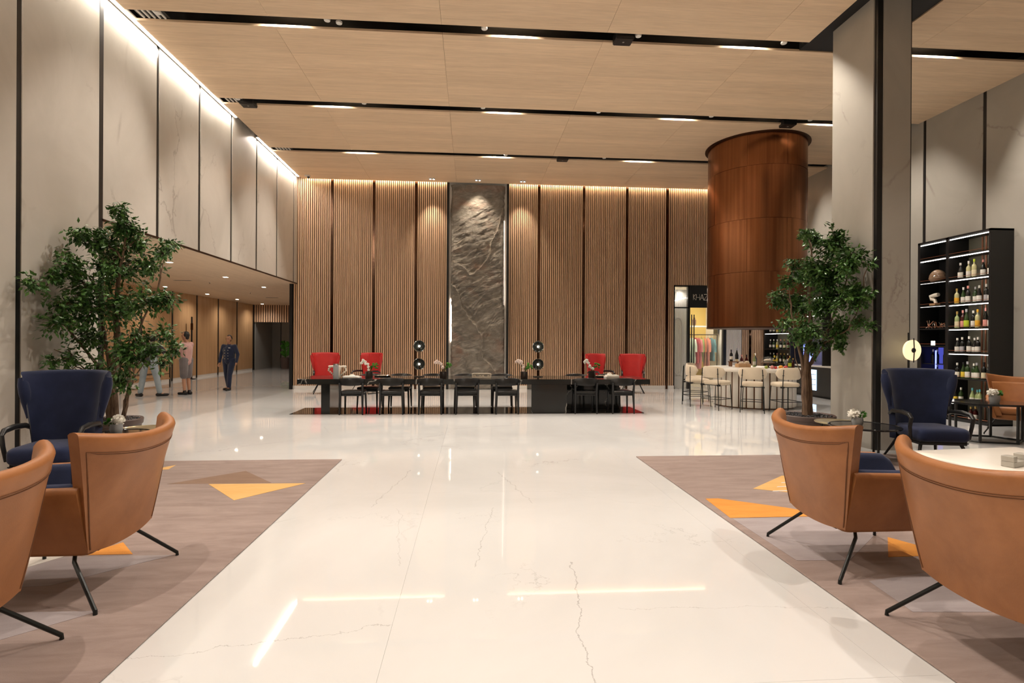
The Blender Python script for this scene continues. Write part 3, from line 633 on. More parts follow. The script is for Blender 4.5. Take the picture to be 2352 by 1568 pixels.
def tan_chair(name, label, loc, rz, interior='navy', group='tan leather lounge chairs'):
    t = thing(name, label, 'chair', loc, rz, group)
    hw = lambda v: lerp(.315, .455, v ** .85); yf = lambda u, v: .10 - .19 * v ** 1.25 + (.02 + .15 * v ** 1.5) * abs(u) ** 3
    zb = lambda u: .275 + .03 * u * u; zt = lambda u: .93 + .055 * abs(u) ** 2
    back_shell(hw, yf, zb, zt, .072).build('backrest', 'tan', t, ang=60)
    # double seam following the border
    for off, m_ in ((.0, 'stitch'), (.014, 'stitch')):
        pts = []; s1 = .955
        for v in [.02 + .865 * k / 14 for k in range(15)]: pts.append((-(s1 - off) * hw(v), yf(s1, v) - .002, lerp(zb(s1), zt(s1), v)))
        for k in range(1, 24):
            u = lerp(-s1 + off, s1 - off, k / 24); v = .885 - off * 1.2; pts.append((u * hw(v), yf(u, v) - .002, lerp(zb(u), zt(u), v)))
        for v in reversed([.02 + .865 * k / 14 for k in range(15)]): pts.append(((s1 - off) * hw(v), yf(s1, v) - .002, lerp(zb(s1), zt(s1), v)))
        MB().tube(pts, .0022, 5).build('seam', m_, t)
    # inner back pad
    back_shell(lambda v: hw(v * .8) * .86, lambda u, v: yf(u * .9, v * .85) + .075, lambda u: .42, lambda u: .84, .07, nu=16, nv=5).build('back_cushion', 'tan' if interior == 'tan' else interior, t, ang=60)
    for s in (-1, 1):
        def arm(x_off, w0, y0, y1, ztop, zbot, m_, nm, fr=.10):
            rings = []; n = 16
            for i in range(n + 1):
                k = i / n; y = lerp(y0, y1, k); e = 1 - max(0, (k - .86) / .14) ** 2 * .5; zt_ = (ztop - .03 * k) ; zt_ = zbot + (zt_ - zbot) * (1 - (max(0, (k - .86) / .14) ** 2.5) * fr / (zt_ - zbot) * 1.5)
                xo = lambda z: .315 + (z - .30) * .27 - .02 * k - x_off
                r = [(s * xo(zbot), y, zbot), (s * xo(lerp(zbot, zt_, .5)), y, lerp(zbot, zt_, .5)), (s * xo(zt_ - .04), y, zt_ - .04)]
                for q in range(1, 6):
                    a = pi * q / 6; r.append((s * (xo(zt_ - .03) - w0 / 2 * (1 - cos(a))), y, zt_ - .035 + .035 * sin(a)))
                r += [(s * (xo(zt_ - .04) - w0), y, zt_ - .04), (s * (xo(zbot) - w0), y, zbot)]
                rings.append(r)
            return MB().loft(rings).build(nm, m_, t, ang=60)
        arm(0, .06, .12, .95, .70, .30, 'tan', 'armrest'); arm(.055, .085, .14, .94, .705, .34, interior, 'arm_cushion')
    cushion(-.30, .30, .12, .90, .27, .38, .04).build('seat_base', 'tan', t, ang=60)
    cushion(-.255, .255, .17, .93, .37, .50, .05).build('seat_cushion', interior, t, ang=60)
    for sx in (-1, 1):
        MB().tube([(sx * .17, .26, .285), (sx * .25, .235, .272), (sx * .285, .215, .24), (sx * .425, .008, .02), (sx * .425, .008, 0)], .0115, 8).build('leg', 'rod', t)
        MB().tube([(sx * .17, .74, .285), (sx * .24, .76, .27), (sx * .275, .78, .235), (sx * .40, .88, .02), (sx * .40, .88, 0)], .0115, 8).build('leg', 'rod', t)
    mb = MB().tube([(-.17, .16, .272), (.17, .16, .272)], .011, 8); mb.tube([(-.17, .74, .272), (.17, .74, .272)], .011, 8); mb.tube([(-.17, .2, .272), (-.17, .78, .272)], .011, 8); mb.tube([(.17, .2, .272), (.17, .78, .272)], .011, 8); mb.build('frame', 'rod', t)
    return t
RT = -pi / 2
tan0 = tan_chair('lounge_chair', 'tan leather lounge chair on the right rug beside the marble walkway, second from camera', (2.345, 3.745, .013), RT)
dup(tan0, (2.345, 2.50, .013), RT, 'tan leather lounge chair cut off by the right photo edge, nearest camera')
dup(tan0, (-2.07, 3.63, .013), -RT, 'tan leather lounge chair on the left rug, farther one in front of navy wing chair')
dup(tan0, (-2.07, 2.53, .013), -RT, 'tan leather lounge chair cut off by the left photo edge')
t2 = tan_chair('lounge_chair', 'tan leather armchair facing us before the end of the wine cabinet', (9.72, 9.02, 0), radians(130), 'tan', 'tan armchairs by the wine cabinet')
dup(t2, (9.42, 7.28, 0), radians(86), 'tan armchair at right photo edge beside the hexagonal table')

# ------------------------------------------------------------------ wing chairs
def wing_chair(name, label, loc, rz, m_, w, h, base, group):
    t = thing(name, label, 'chair', loc, rz, group); k = w / 1.0
    hw = lambda v: k * (.375 + .02 * v + .075 * max(0, v - .35) / .65 + .02 * v ** 4)
    yf = lambda u, v: .10 - .14 * v + (.04 + .13 * v) * abs(u) ** 4
    zb = lambda u: .26; zt = lambda u: h - .045 + .012 * (1 - u * u)
    back_shell(hw, yf, zb, zt, .09, nu=30, nv=10).build('backrest', m_, t, ang=60)
    for s in (-1, 1):   # rolled wing ears
        MB().tube([(s * hw(v) * .985, yf(1, v) + .05, lerp(.26, h - .05, v)) for v in (.5, .6, .7, .8, .9, .98)], [.025, .04 * k, .055 * k, .065 * k, .062 * k, .04 * k], 12).build('wing', m_, t, ang=60)
    cushion(-.33 * k, .33 * k, .12, .74, .30, .47, .06).build('seat_cushion', m_, t, ang=60)
    box('seat_frame', 'black', -.32 * k, .32 * k, .10, .70, .26, .31, t, bevel=(.02, 2))
    for s in (-1, 1):
        a = s * .40 * k
        MB().tube([(a * .92, .12, .58), (a, .25, .635), (a, .45, .645), (a, .60, .63), (a, .645, .59), (a, .62, .48), (a * .95, .60, .33)], [.02, .028, .03, .028, .024, .022, .02], 10).build('armrest', 'black', t)
    if base == 'legs':
        for sx in (-1, 1):
            for y0, y1 in ((.14, .0), (.62, .72)): MB().cyl((sx * .26 * k, y0, .27), (sx * .36 * k, y1, 0), .022, .013).build('leg', 'black', t)
    else:
        for sx in (-1, 1): MB().tube([(sx * .2, .18, .27), (sx * .33, .05, .012), (sx * .33, .68, .012), (sx * .2, .60, .27)], .012, 8).build('sled_leg', 'rod', t)
    return t
NV = 'navy wing chairs'
wn = wing_chair('wing_chair', 'navy blue wing chair in front of the stone column on the right', (6.03, 7.10, .013), radians(170), 'navy', .91, 1.19, 'legs', NV)
wl_ = dup(wn, (-4.31, 6.30, .013), radians(190), 'navy blue wing chair against the left marble wall beside the potted tree'); wl_.scale = (.90, .95, 1.0)
r0 = wing_chair('wing_chair', 'red leather wing chair by the slatted wall, leftmost of the four', (-4.32, 16.6, 0), radians(196), 'red', .80, 1.17, 'sled', 'red wing chairs along the slatted wall')
for x, y, a, l in ((-2.85, 16.6, 148, 'red leather wing chair second from left, behind the first orchid'), (3.72, 16.7, 212, 'red leather wing chair third from left, behind the rightmost orchid'), (4.98, 16.65, 166, 'red leather wing chair at the right end of the long table')):
    dup(r0, (x, y, 0), radians(a), l)

# ------------------------------------------------------------------ long black marble table on its polished inset
pi_ = thing('floor_inset', 'polished black stone inset in the floor under the long table', 'floor inset'); box('slab', 'blackmarble', -3.75, 3.75, 11.62, 12.72, -.005, .004, pi_, smooth=False)
tb = thing('communal_table', 'very long black marble table with slab legs before the slatted wall', 'table', (0, 11.58, 0))
box('tabletop', 'blackmarble', -3.58, 3.86, 0, 1.18, .625, .735, tb, bevel=(.004, 1))
box('leg', 'blackmarble', -3.11, -2.93, .06, 1.10, .004, .626, tb, bevel=(.003, 1)); box('leg', 'blackmarble', 1.29, 2.06, .06, 1.0, .004, .626, tb, bevel=(.003, 1))
box('leg', 'blackmarble', 2.06, 3.42, .85, 1.12, .004, .626, tb, bevel=(.003, 1))
# dining chairs
M['blackwood'] = mat('black_wood', (.012, .012, .012), .32)
dc = thing('dining_chair', 'x', 'chair', (0, 0, 0), 0, 'black dining chairs around the long table')
cushion(-.235, .235, .02, .47, .425, .485, .022, 3, .006).build('seat', 'blackwood', dc, ang=60); box('seat_rail', 'blackwood', -.21, .21, .03, .45, .385, .425, dc, bevel=(.01, 1))
for s in (-1, 1):
    MB().tube([(s * .235, -.01, 0), (s * .225, .02, .42), (s * .235, -.01, .66)], [.016, .027, .021], 8).build('leg', 'blackwood', dc); MB().tube([(s * .225, .46, 0), (s * .21, .42, .43)], [.016, .024], 8).build('leg', 'blackwood', dc)
rings = []
for i in range(15):
    a = pi * (-.02 + 1.04 * i / 14); x = .27 * cos(a); y = .14 - .19 * sin(a); hgt = .06 + .07 * sin(a); th = .014
    rings.append([(x * (1 + th * 2), y - th, .665 - hgt * .5), (x * (1 + th * 2), y - th - .012 * sin(a), .69 + hgt * .6), (x * (1 - th * 2), y + th - .012 * sin(a), .69 + hgt * .6), (x * (1 - th * 2), y + th, .665 - hgt * .35)])
MB().loft(rings).build('backrest', 'blackwood', dc, bevel=(.004, 1), ang=50)
on = ['first', 'second', 'third', 'fourth', 'fifth', 'sixth', 'seventh']
first = True
for i, (x, a) in enumerate([(-2.47, 0), (-1.65, 2), (-.85, -1), (-.08, 1), (.765, 0), (2.45, -2), (3.26, 1)]):
    lab = f'{on[i]} black wooden dining chair from the left on the near side of the long table'
    if first: dc.location = (x, 11.52, 0); dc['label'] = lab; first = False
    else: dup(dc, (x, 11.52, 0), radians(a), lab)
for i, x in enumerate([-2.30, -1.63, -.88, -.12, .72, 2.50, 3.27]):
    dup(dc, (x, 12.98 if i != 5 else 13.02, 0), radians(180 + (i % 3 - 1) * 4), f'{on[i]} black wooden dining chair from the left on the far side of the long table')

# ------------------------------------------------------------------ things on the table (z = .735)
TZ = .735
M['petal'] = mat('orchid_petal', (.75, .62, .56), .6); M['petal2'] = mat('white_petal', (.82, .80, .72), .6)
M['green'] = fabric('leaf_green', (.03, .12, .015), (.08, .25, .03), 30, .5, 0); M['pot'] = mat('dark_pot', (.035, .025, .02), .35); M['stem'] = mat('stem_green', (.06, .09, .03), .6)
def petal_flower(mb, c, r, d):
    d = Vector(d).normalized(); a = d.orthogonal().normalized(); b = d.cross(a); c = Vector(c)
    for k in range(5):
        t = 2 * pi * k / 5 + .3; w = a * cos(t) + b * sin(t); sd = a * cos(t + pi / 2) + b * sin(t + pi / 2)
        mb.add([c, c + w * r * .55 + sd * r * .42 + d * .006, c + w * r + d * .002, c + w * r * .55 - sd * r * .42 + d * .006, c + w * r * .5 + d * .018], [(0, 1, 4), (1, 2, 4), (2, 3, 4), (3, 0, 4)])
def orchid(loc, lab, pale):
    t = thing('orchid_pot', lab, 'orchid', loc, 0, 'orchids in dark pots on the long table'); rn = random.Random(int(loc[0] * 100))
    MB().lathe([(.0, 0), (.075, 0), (.082, .02), (.078, .13), (.083, .145), (.07, .145), (.068, .12), (0, .12)], n=20).build('pot', 'pot', t)
    g = MB()
    for k in range(7):
        a = rn.uniform(-.9, .9); L = rn.uniform(.10, .17); p0 = Vector((.03, 0, .13)); dx = Vector((cos(a) * .8, sin(a), 0)); p1 = p0 + dx * L * .4 + Vector((0, 0, L * .9)); p2 = p1 + dx * L * .4 + Vector((0, 0, .0)); sd = Vector((-dx.y, dx.x, 0)) * .028
        g.add([p0, p1 + sd, p2, p1 - sd], [(0, 1, 3), (1, 2, 3)])
    for k in range(16):
        c = Vector((.12 + rn.uniform(-.05, .06), rn.uniform(-.05, .05), .27 + rn.uniform(-.06, .06))); g.ball(c, (.02, .02, .018), 6, 4)
    g.build('leaves', 'green', t, smooth=False)
    MB().tube([(.0, 0, .12), (.01, 0, .22), (.05, 0, .27)], .012, 6).build('twig', 'dkwood', t)
    st = [(0, 0, .12), (-.03, 0, .25), (-.08, .01, .33), (-.15, .02, .35)]; MB().tube(st, .005, 5).build('stem', 'stem', t)
    f = MB()
    for k in range(11):
        q = k / 10; c = Vector((-.0 - .17 * q + rn.uniform(-.02, .02), rn.uniform(-.04, .03), .20 + .17 * sin(q * 2.2) + rn.uniform(-.035, .03)))
        for _ in range(2): petal_flower(f, c, .036, (rn.uniform(-.5, .5), -1, rn.uniform(-.1, .5)))
        f.ball(c, .008, 6, 4)
    f.build('blossoms', 'petal' if pale else 'petal2', t, smooth=False); return t
for x, y, l, p in ((-2.17, 11.85, 'white orchid in dark pot, leftmost on the long table', 0), (-.60, 11.85, 'pale pink orchid in dark pot left of the slate slab', 1), (1.15, 11.85, 'cream orchid in dark pot right of the slate slab', 1), (2.70, 12.1, 'white orchid in dark pot before the third red chair', 0)): orchid((x, y, TZ), l, p)
# disc lamps: stacked smoked glass bowls on a rod
M['smoke'] = mat('smoked_glass', (.13, .14, .13), .22, .7); M['chrome'] = mat('chrome', (.7, .7, .68), .12, 1.0); M['glow'] = mat('glow_ring', (1, 1, 1), .4, emit=(1, .92, .8), estr=3)
for x, t_ in ((-1.155, 'left'), (1.51, 'right')):
    t = thing('disc_lamp', f'{t_} table lamp with two stacked smoked glass discs on a rod', 'lamp', (x, 12.35, TZ), 0, 'disc lamps on the long table')
    MB().lathe([(.11, 0), (.11, .012), (.02, .02)], n=24).build('base', 'black', t); MB().cyl((0, 0, .01), (0, 0, .80), .008).build('rod', 'bronze', t)
    for z in (.285, .685):
        rings = [[(r * cos(a), y, z + r * sin(a)) for a in [2 * pi * q / 32 for q in range(32)]] for r, y in ((.128, -.05), (.125, -.02), (.10, .03), (.05, .06), (.02, .065))]
        d = MB().loft(rings, cap=False); rim = [(.128 * cos(a), -.05, z + .128 * sin(a)) for a in [2 * pi * q / 32 for q in range(32)]]
        sh_ = d.build('shade', 'smoke', t, recalc=False); MB().tube(rim, .006, 6, loop=True).build('rim', 'chrome', sh_)
        mb = MB(); mb.loft([[(r * cos(a), y, z + r * sin(a)) for a in [2 * pi * q / 20 for q in range(20)]] for r, y in ((.024, -.04), (.024, -.03))]); mb.build('diffuser', 'glow', t)
        mb = MB(); mb.loft([[(r * cos(a), y, z + r * sin(a)) for a in [2 * pi * q / 20 for q in range(20)]] for r, y in ((.012, -.06), (.013, -.04))]); mb.build('cap', 'black', t)
# pale ring-armed sculpture vase, grey cylinder, books, chain sculpture, trays
M['bone'] = mat('bone_ceramic', (.76, .70, .60), .55); M['greyglass'] = mat('grey_glass', (.30, .31, .31), .15, spec=.6)
t = thing('sculpture_vase', 'bone white vase with two looped beaded arms at left table end', 'vase', (-2.86, 11.98, TZ))
MB().lathe([(0, 0), (.06, 0), (.07, .03), (.055, .1), (.08, .2), (.075, .255), (.06, .26), (0, .255)], n=20).build('body', 'bone', t)
for s in (-1, 1):
    pts = [(s * .05, 0, .235), (s * .12, 0, .245), (s * .185, 0, .24)]; MB().tube(pts, .022, 10).build('arm', 'bone', t)
    for k in range(7): MB().ball((s * (.19 - .018 * abs(k - 1.6) - (.014 * (k - 2) if k > 2 else 0)), 0, .22 - .031 * k), .021, 10, 6).build('bead', 'bone', t)
t = thing('glass_vase', 'tall grey glass cylinder vase in front of the bone sculpture', 'vase', (-2.83, 11.72, TZ)); MB().lathe([(0, 0), (.055, 0), (.055, .31), (.05, .31), (.05, .01), (0, .01)], n=24).build('body', 'greyglass', t); MB().lathe([(.056, .29), (.057, .312), (.05, .312)], n=24).build('rim', 'chrome', t)
def book(x, y, z, w, d, h, m_, lab, rz=0):
    t = thing('book', lab, 'book', (x, y, z), rz, 'books on the long table'); box('cover', m_, -w / 2, w / 2, -d / 2, d / 2, 0, h, t, bevel=(.002, 1)); box('pages', 'white', -w / 2 + .006, w / 2 + .001, -d / 2 - .001, d / 2 - .005, .004, h - .004, t, smooth=False); return t
M['bookw'] = mat('book_white', (.78, .75, .70), .5)
book(-2.52, 11.86, TZ, .34, .26, .03, 'bookw', 'large white book lying beside the bone sculpture, bottom of the pair'); book(-2.55, 11.86, TZ + .03, .30, .24, .018, 'bookw', 'slim white book on top of the large white book')
book(3.15, 12.1, TZ, .30, .24, .035, 'bookw', 'large pale book at the right table end, bottom of the pair'); book(3.16, 12.1, TZ + .035, .27, .22, .025, 'bone', 'cream book on top of the pale book at right')
for x, y, z, l, w_, h_ in ((-2.62, 12.3, TZ, 'small round white pebble ornament behind the left books', .06, .06), (3.18, 12.4, TZ, 'round white ornament behind the right books', .06, .09)):
    t = thing('ornament', l, 'ornament', (x, y, z)); MB().lathe([(0, 0), (w_ * .6, 0), (w_, h_ * .5), (w_ * .7, h_), (0, h_ * 1.05)], n=16).build('body', 'bone', t); MB().lathe([(.05, 0), (.07, .004), (.0, .006)], n=16).build('dish', 'pot', t)
for x, y, l, r_ in ((-1.98, 12.45, 'shallow chrome tray behind the leftmost orchid', .2), (3.02, 12.45, 'shallow chrome tray behind the rightmost orchid', .2)):
    t = thing('tray', l, 'tray', (x, y, TZ)); MB().lathe([(0, 0), (r_ - .03, 0), (r_, .025), (r_ - .006, .028), (r_ - .034, .006), (0, .006)], n=28).build('dish', 'chrome', t)
t = thing('chain_sculpture', 'pale block carved with interlocking loops, at the centre of the table', 'sculpture', (.23, 11.95, TZ))
mb = MB(); pts = []
box('base_bar', 'bone', -.21, .21, -.04, .04, 0, .02, t, bevel=(.008, 2)); box('top_bar', 'bone', -.20, .20, -.035, .035, .085, .105, t, bevel=(.009, 2))
for s in (-1, 1): box('end_bar', 'bone', s * .2 - .012, s * .2 + .012, -.038, .038, .01, .10, t, bevel=(.009, 2))
for k, c in enumerate((-.09, .09)): MB().tube([(c + .065 * cos(a), 0, .052 + .03 * sin(a)) for a in [2 * pi * q / 20 for q in range(20)]], .013, 8, loop=True).build('loop', 'bone', t)
for k, c in enumerate((-.17, 0, .17)): MB().tube([(c + .035 * cos(a), 0, .052 + .02 * sin(a)) for a in [2 * pi * q / 16 for q in range(16)]], .010, 8, loop=True).build('loop', 'bone', t)

# ------------------------------------------------------------------ bar, stools, bar-top things
M['barstone'] = mat('bar_counter_stone', (.72, .68, .61), .3)
BX, BY = 6.95, 13.0
br = thing('round_bar', 'round bar counter with fluted pale base and white stone top under the copper cylinder', 'bar', (BX, BY, 0))
MB().lathe([(0, .855), (1.13, .855), (1.15, .87), (1.15, .915), (1.14, .93), (0, .93)], n=56).build('countertop', 'barstone', br)
MB().lathe([(.90, 0), (.90, .86)], n=48).build('core', 'dkwood', br)
for k in range(34):
    a0 = 2 * pi * k / 34; rings = []
    for q in range(5):
        a = a0 + (2 * pi / 34 * .80) * q / 4; b = .025 * sin(pi * q / 4); rings.append([((.915 + b) * cos(a), (.915 + b) * sin(a), .03), ((.915 + b) * cos(a), (.915 + b) * sin(a), .855), (.90 * cos(a), .90 * sin(a), .855), (.90 * cos(a), .90 * sin(a), .03)])
    MB().loft(rings).build('flute', 'barstone', br, ang=50)
st = thing('bar_stool', 'x', 'stool', (0, 0, 0), 0, 'cream upholstered stools around the bar')
cushion(-.235, .235, -.22, .24, .56, .665, .05, 4, .012).build('seat', 'cream', st, ang=60)
rings = []
for i in range(21):
    u = -1 + 2 * i / 20; hh = .135 * (1 - abs(u) ** 6) ** .5 if abs(u) < 1 else 0; hh = max(hh, .015); x = u * .295; y = -.235 + .11 * u * u
    rings.append([(x, y - .03 * cos(a), .865 + hh * sin(a)) for a in [2 * pi * q / 14 for q in range(14)]])
MB().loft(rings).build('backrest', 'cream', st, ang=60)
for sx in (-1, 1):
    MB().tube([(sx * .245, -.27, 0), (sx * .225, -.265, .55), (sx * .20, -.262, .955)], .0095, 8).build('leg', 'rod', st); MB().tube([(sx * .225, .25, 0), (sx * .20, .22, .58)], .0095, 8).build('leg', 'rod', st)
    for z in (.82,): MB().box(sx * .21 - .02, sx * .21 + .02, -.275, -.255, z, z + .012).build('bracket', 'black', st, smooth=False)
    MB().box(sx * .215 - .03, sx * .215 + .03, -.27, -.21, .55, .585).build('bracket', 'black', st, smooth=False)
MB().tube([(-.24, -.268, .25), (.24, -.268, .25), (.22, .24, .25), (-.22, .24, .25)], .008, 6, loop=True).build('footrest', 'rod', st)
MB().tube([(-.2, -.2, .565), (.2, -.2, .565), (.19, .21, .565), (-.19, .21, .565)], .009, 6, loop=True).build('seat_frame', 'rod', st)
for i, (x, y, l) in enumerate(((6.27, 11.78, 'cream bar stool third from left, its back squarely towards us'), (5.68, 12.28, 'cream bar stool second from left, before the shop window'), (6.98, 11.70, 'cream bar stool rightmost, beside the potted tree'), (5.50, 12.98, 'cream bar stool leftmost, seen half side-on'), (5.90, 13.95, 'cream bar stool behind the leftmost two on the far side'))):
    a = atan2(BY - y, BX - x) - pi / 2
    if i == 0: st.location = (x, y, 0); st.rotation_euler = (0, 0, a); st['label'] = l
    else: dup(st, (x, y, 0), a, l)
# bottles
BG = {'green': mat('bottle_green', (.02, .045, .012), .12, spec=.6), 'black': mat('bottle_black', (.008, .009, .008), .12, spec=.6), 'clear': mat('bottle_clear', (.45, .42, .22), .1, spec=.6), 'red': mat('bottle_red', (.05, .006, .006), .12), 'pale': mat('bottle_pale', (.30, .36, .16), .12)}
LBL = {'white': mat('label_white', (.72, .69, .62), .6), 'yellow': mat('label_yellow', (.72, .52, .05), .6), 'lime': mat('label_lime', (.45, .55, .03), .6), 'orange': mat('label_orange', (.75, .40, .03), .6), 'cream': mat('label_cream', (.70, .62, .42), .6), 'pink': mat('label_pink', (.70, .30, .26), .5), 'black': M['black'], 'blue': mat('cap_blue', (.12, .45, .5), .4), 'silver': mat('cap_silver', (.62, .62, .66), .3, .5), 'gold': mat('cap_gold', (.65, .45, .14), .3, .6)}
_bm = {}
def bottle(loc, glass, lab, capc, label, group, h=.30, r=.038, lz=(.05, .13), shoulder='bordeaux'):
    t = thing('bottle', label.replace('  ', ' '), 'bottle', loc, 0, group); key = (round(h, 3), r, shoulder)
    if key not in _bm:
        if shoulder == 'bordeaux': pr_ = [(0, 0), (r, 0), (r, h * .58), (r * .85, h * .66), (r * .36, h * .74), (r * .36, h * .99), (0, h * .99)]
        else: pr_ = [(0, 0), (r * 1.08, 0), (r * 1.08, h * .45), (r * .9, h * .55), (r * .5, h * .72), (r * .36, h * .80), (r * .36, h * .99), (0, h * .99)]
        _bm[key] = (MB().lathe(pr_, n=14).mesh('bottle_glass'), MB().lathe([(r * .42, h * .84), (r * .44, h), (0, h * 1.005)], n=12).mesh('bottle_cap'))
    a, b = _bm[key]
    for nm, me, mm in (('glass', a, BG[glass]), ('cap', b, LBL[capc])):
        me2 = me.copy(); me2.materials.clear(); me2.materials.append(mm); o = bpy.data.objects.new(nm, me2); C.objects.link(o); o.parent = t
    if lab:
        k = 1.09 if shoulder != 'bordeaux' else 1.01; mb = MB(); n = 14
        mb.lathe([(r * k, h * lz[0] / .3), (r * k, h * lz[1] / .3)], n=14); o = mb.build('label_sheet', LBL[lab], t)
    return t
BZ = .93
for x, y, z, g, l, c, lab, kw in ((6.64, 13.55, BZ + .13, 'black', 'white', 'black', 'black wine bottle with white label, leftmost on the bar', {}), (6.76, 13.5, BZ + .13, 'black', 'cream', 'silver', 'burgundy shaped dark bottle with low cream label on the bar', dict(h=.34, shoulder='b', lz=(.0, .05))),
                                  (6.95, 13.62, BZ, 'red', 'white', 'pink', 'rose bottle with white label left of the wine bottles on the bar', {}), (7.02, 13.5, BZ, 'red', 'white', 'red' if False else 'black', 'dark red wine bottle standing on the bar', {}), (7.12, 13.3, BZ, 'pale', 'white', 'gold', 'pale green bottle with gold neck on the bar', dict(h=.32)),
                                  (7.38, 13.75, BZ, 'black', None, 'white', 'plain black bottle left of the glass cloche', dict(h=.33, r=.045)), (7.60, 12.55, BZ, 'green', 'lime', 'gold', 'green bottle with lime yellow label on the bar, right side', {}), (7.42, 12.9, BZ, 'black', 'yellow', 'yellow', 'dark bottle with yellow neck on the right of the bar', dict(lz=(.16, .2))), (7.72, 12.8, BZ, 'red', None, 'gold', 'small brown bottle, left of the pair at right bar edge', dict(h=.24)), (7.80, 12.75, BZ, 'red', None, 'gold', 'small brown bottle, right of the pair at right bar edge', dict(h=.24))):
    bottle((x, y, z), g, l, c, lab, 'bottles on the bar', **kw)
t = thing('wooden_stand', 'wooden stand carrying two wine bottles on the bar', 'stand', (6.70, 13.5, BZ)); box('board', 'dkwood', -.13, .15, -.07, .09, .11, .13, t, smooth=False)
for x in (-.1, .12): box('foot', 'dkwood', x - .015, x + .015, -.06, .08, 0, .11, t, smooth=False)
t = thing('cheese_cloche', 'glass dome over pale bread on a footed wooden board', 'cloche', (7.28, 12.95, BZ))
MB().lathe([(0, 0), (.07, 0), (.03, .02), (.03, .10), (.16, .11), (.165, .13), (0, .13)], n=24).build('board', 'dkwood', t); MB().ball((0, 0, .17), (.10, .10, .045), 16, 8).build('bread', 'cream', t)
MB().lathe([(.15, .131), (.148, .18), (.12, .235), (.06, .262), (.012, .27), (.012, .285), (0, .29), ], n=28).build('dome', 'glasspane', t); MB().lathe([(.153, .131), (.155, .14), (.148, .14)], n=28).build('rim', 'chrome', t)
t = thing('wine_glass', 'empty wine glass on the right of the bar', 'glass', (7.42, 12.42, BZ)); MB().lathe([(0, 0), (.035, 0), (.005, .006), (.005, .08), (.03, .1), (.042, .14), (.036, .2), (.034, .2), (.04, .14), (.028, .105), (0, .09)], n=20).build('bowl', mat('glass_grey', (.75, .77, .76), .05, trans=.8, ior=1.2), t)
M['applered'] = mat('red_pepper', (.50, .02, .02), .3); M['orangef'] = mat('orange_pepper', (.75, .30, .02), .35); M['pinkm'] = mat('pink_salami', (.60, .22, .20), .5); M['limef'] = mat('green_apple', (.35, .42, .08), .4)
for x, y, mm, l, s_ in ((7.02, 12.3, 'pinkm', 'pink sausage heap left on the bar', .045), (7.09, 12.28, 'applered', 'small red tomato left of the orange pepper', .035), (7.20, 12.25, 'orangef', 'orange bell pepper on the bar edge', .05), (7.30, 12.22, 'applered', 'red bell pepper on the bar edge', .045), (6.93, 12.4, 'limef', 'green apple on the bar beside the sausages', .04), (7.26, 12.45, 'petal2', 'pale garlic bulb behind the peppers', .035)):
    t = thing('fruit' if 'apple' in l else 'vegetable', l, 'food', (x, y, BZ)); MB().lathe([(0, 0), (s_ * .6, 0), (s_, s_ * .7), (s_ * .95, s_ * 1.3), (s_ * .4, s_ * 1.75), (0, s_ * 1.6)], n=14).build('body', mm, t); MB().cyl((0, 0, s_ * 1.6), (0, 0, s_ * 2), .005).build('stalk', 'green', t)
t = thing('wooden_box', 'pale wooden crate of bread on the left of the bar', 'crate', (6.72, 13.1, BZ)); box('body', 'panelwood', -.16, .16, -.09, .09, 0, .09, t, bevel=(.004, 1)); MB().ball((.1, 0, .11), (.06, .06, .05), 12, 6).build('bread', 'cream', t); MB().ball((-.04, 0, .10), (.07, .06, .04), 12, 6).build('bread', 'cream', t)
t = thing('folded_cloth', 'folded pale blue cloth beside the wine glass on the bar', 'cloth', (7.28, 12.5, BZ)); MB().loft([[(x, -.05, z), (x, .05, z), (x, .05, z + .02), (x, -.05, z + .02)] for x, z in ((-.08, 0), (-.02, .01), (.05, .03), (.09, .015))]).build('fold', mat('blue_cloth', (.35, .5, .52), .8), t)

# ------------------------------------------------------------------ wine cabinet on the right
M['cabback'] = mat('cabinet_back', (.22, .205, .15), .4); M['copperline'] = mat('copper_rail', (.55, .25, .15), .3, .8)
SX = 9.7
wc_ = thing('wine_cabinet', 'tall black display cabinet with lit shelves of wine against right wall', 'cabinet', (SX, 0, 0))
D = XR - SX
box('side_panel', 'black', .0, D, 9.56, 9.60, 0, 3.72, wc_, smooth=False); box('side_panel', 'black', .0, D, 11.18, 11.24, 0, 3.72, wc_, smooth=False); box('divider', 'black', 0, D, 10.47, 10.535, 0, 3.72, wc_, smooth=False)
box('top_panel', 'black', 0, D, 9.56, 11.24, 3.68, 3.72, wc_, smooth=False); box('plinth', 'black', 0, D, 9.56, 11.24, 0, .03, wc_, smooth=False); box('back_panel', 'cabback', D - .03, D - .01, 9.6, 10.47, .03, 3.68, wc_, smooth=False); box('back_panel', 'black', D - .03, D - .01, 10.53, 11.18, .03, 3.68, wc_, smooth=False)
SZ = [.055, .37, .86, 1.37, 1.86, 2.35, 2.85, 3.33]
for z in SZ: box('shelf', 'black', .0, D - .03, 9.6, 10.47, z - .025, z, wc_, smooth=False); box('shelf_rail', 'copperline', .004, .010, 9.6, 10.47, z + .035, z + .043, wc_, smooth=False)
for z in [3.66] + [z - .03 for z in SZ[3:]]: o = box('shelf_light', 'led', .005, .03, 9.62, 10.45, z - .012, z, wc_, smooth=False)
for z in (.345, .835): box('shelf_light', 'led', .005, .03, 10.35, 10.45, z - .008, z, wc_, smooth=False)
for z in (1.5, 1.86, 2.35, 2.85, 3.33): box('shelf', 'black', .0, D - .03, 10.535, 11.18, z - .02, z, wc_, smooth=False); box('shelf_rail', 'copperline', .004, .010, 10.535, 11.18, z + .035, z + .043, wc_, smooth=False)
M['leddim'] = mat('led_dim', (1, 1, 1), .5, emit=(1, .97, .92), estr=2.2)
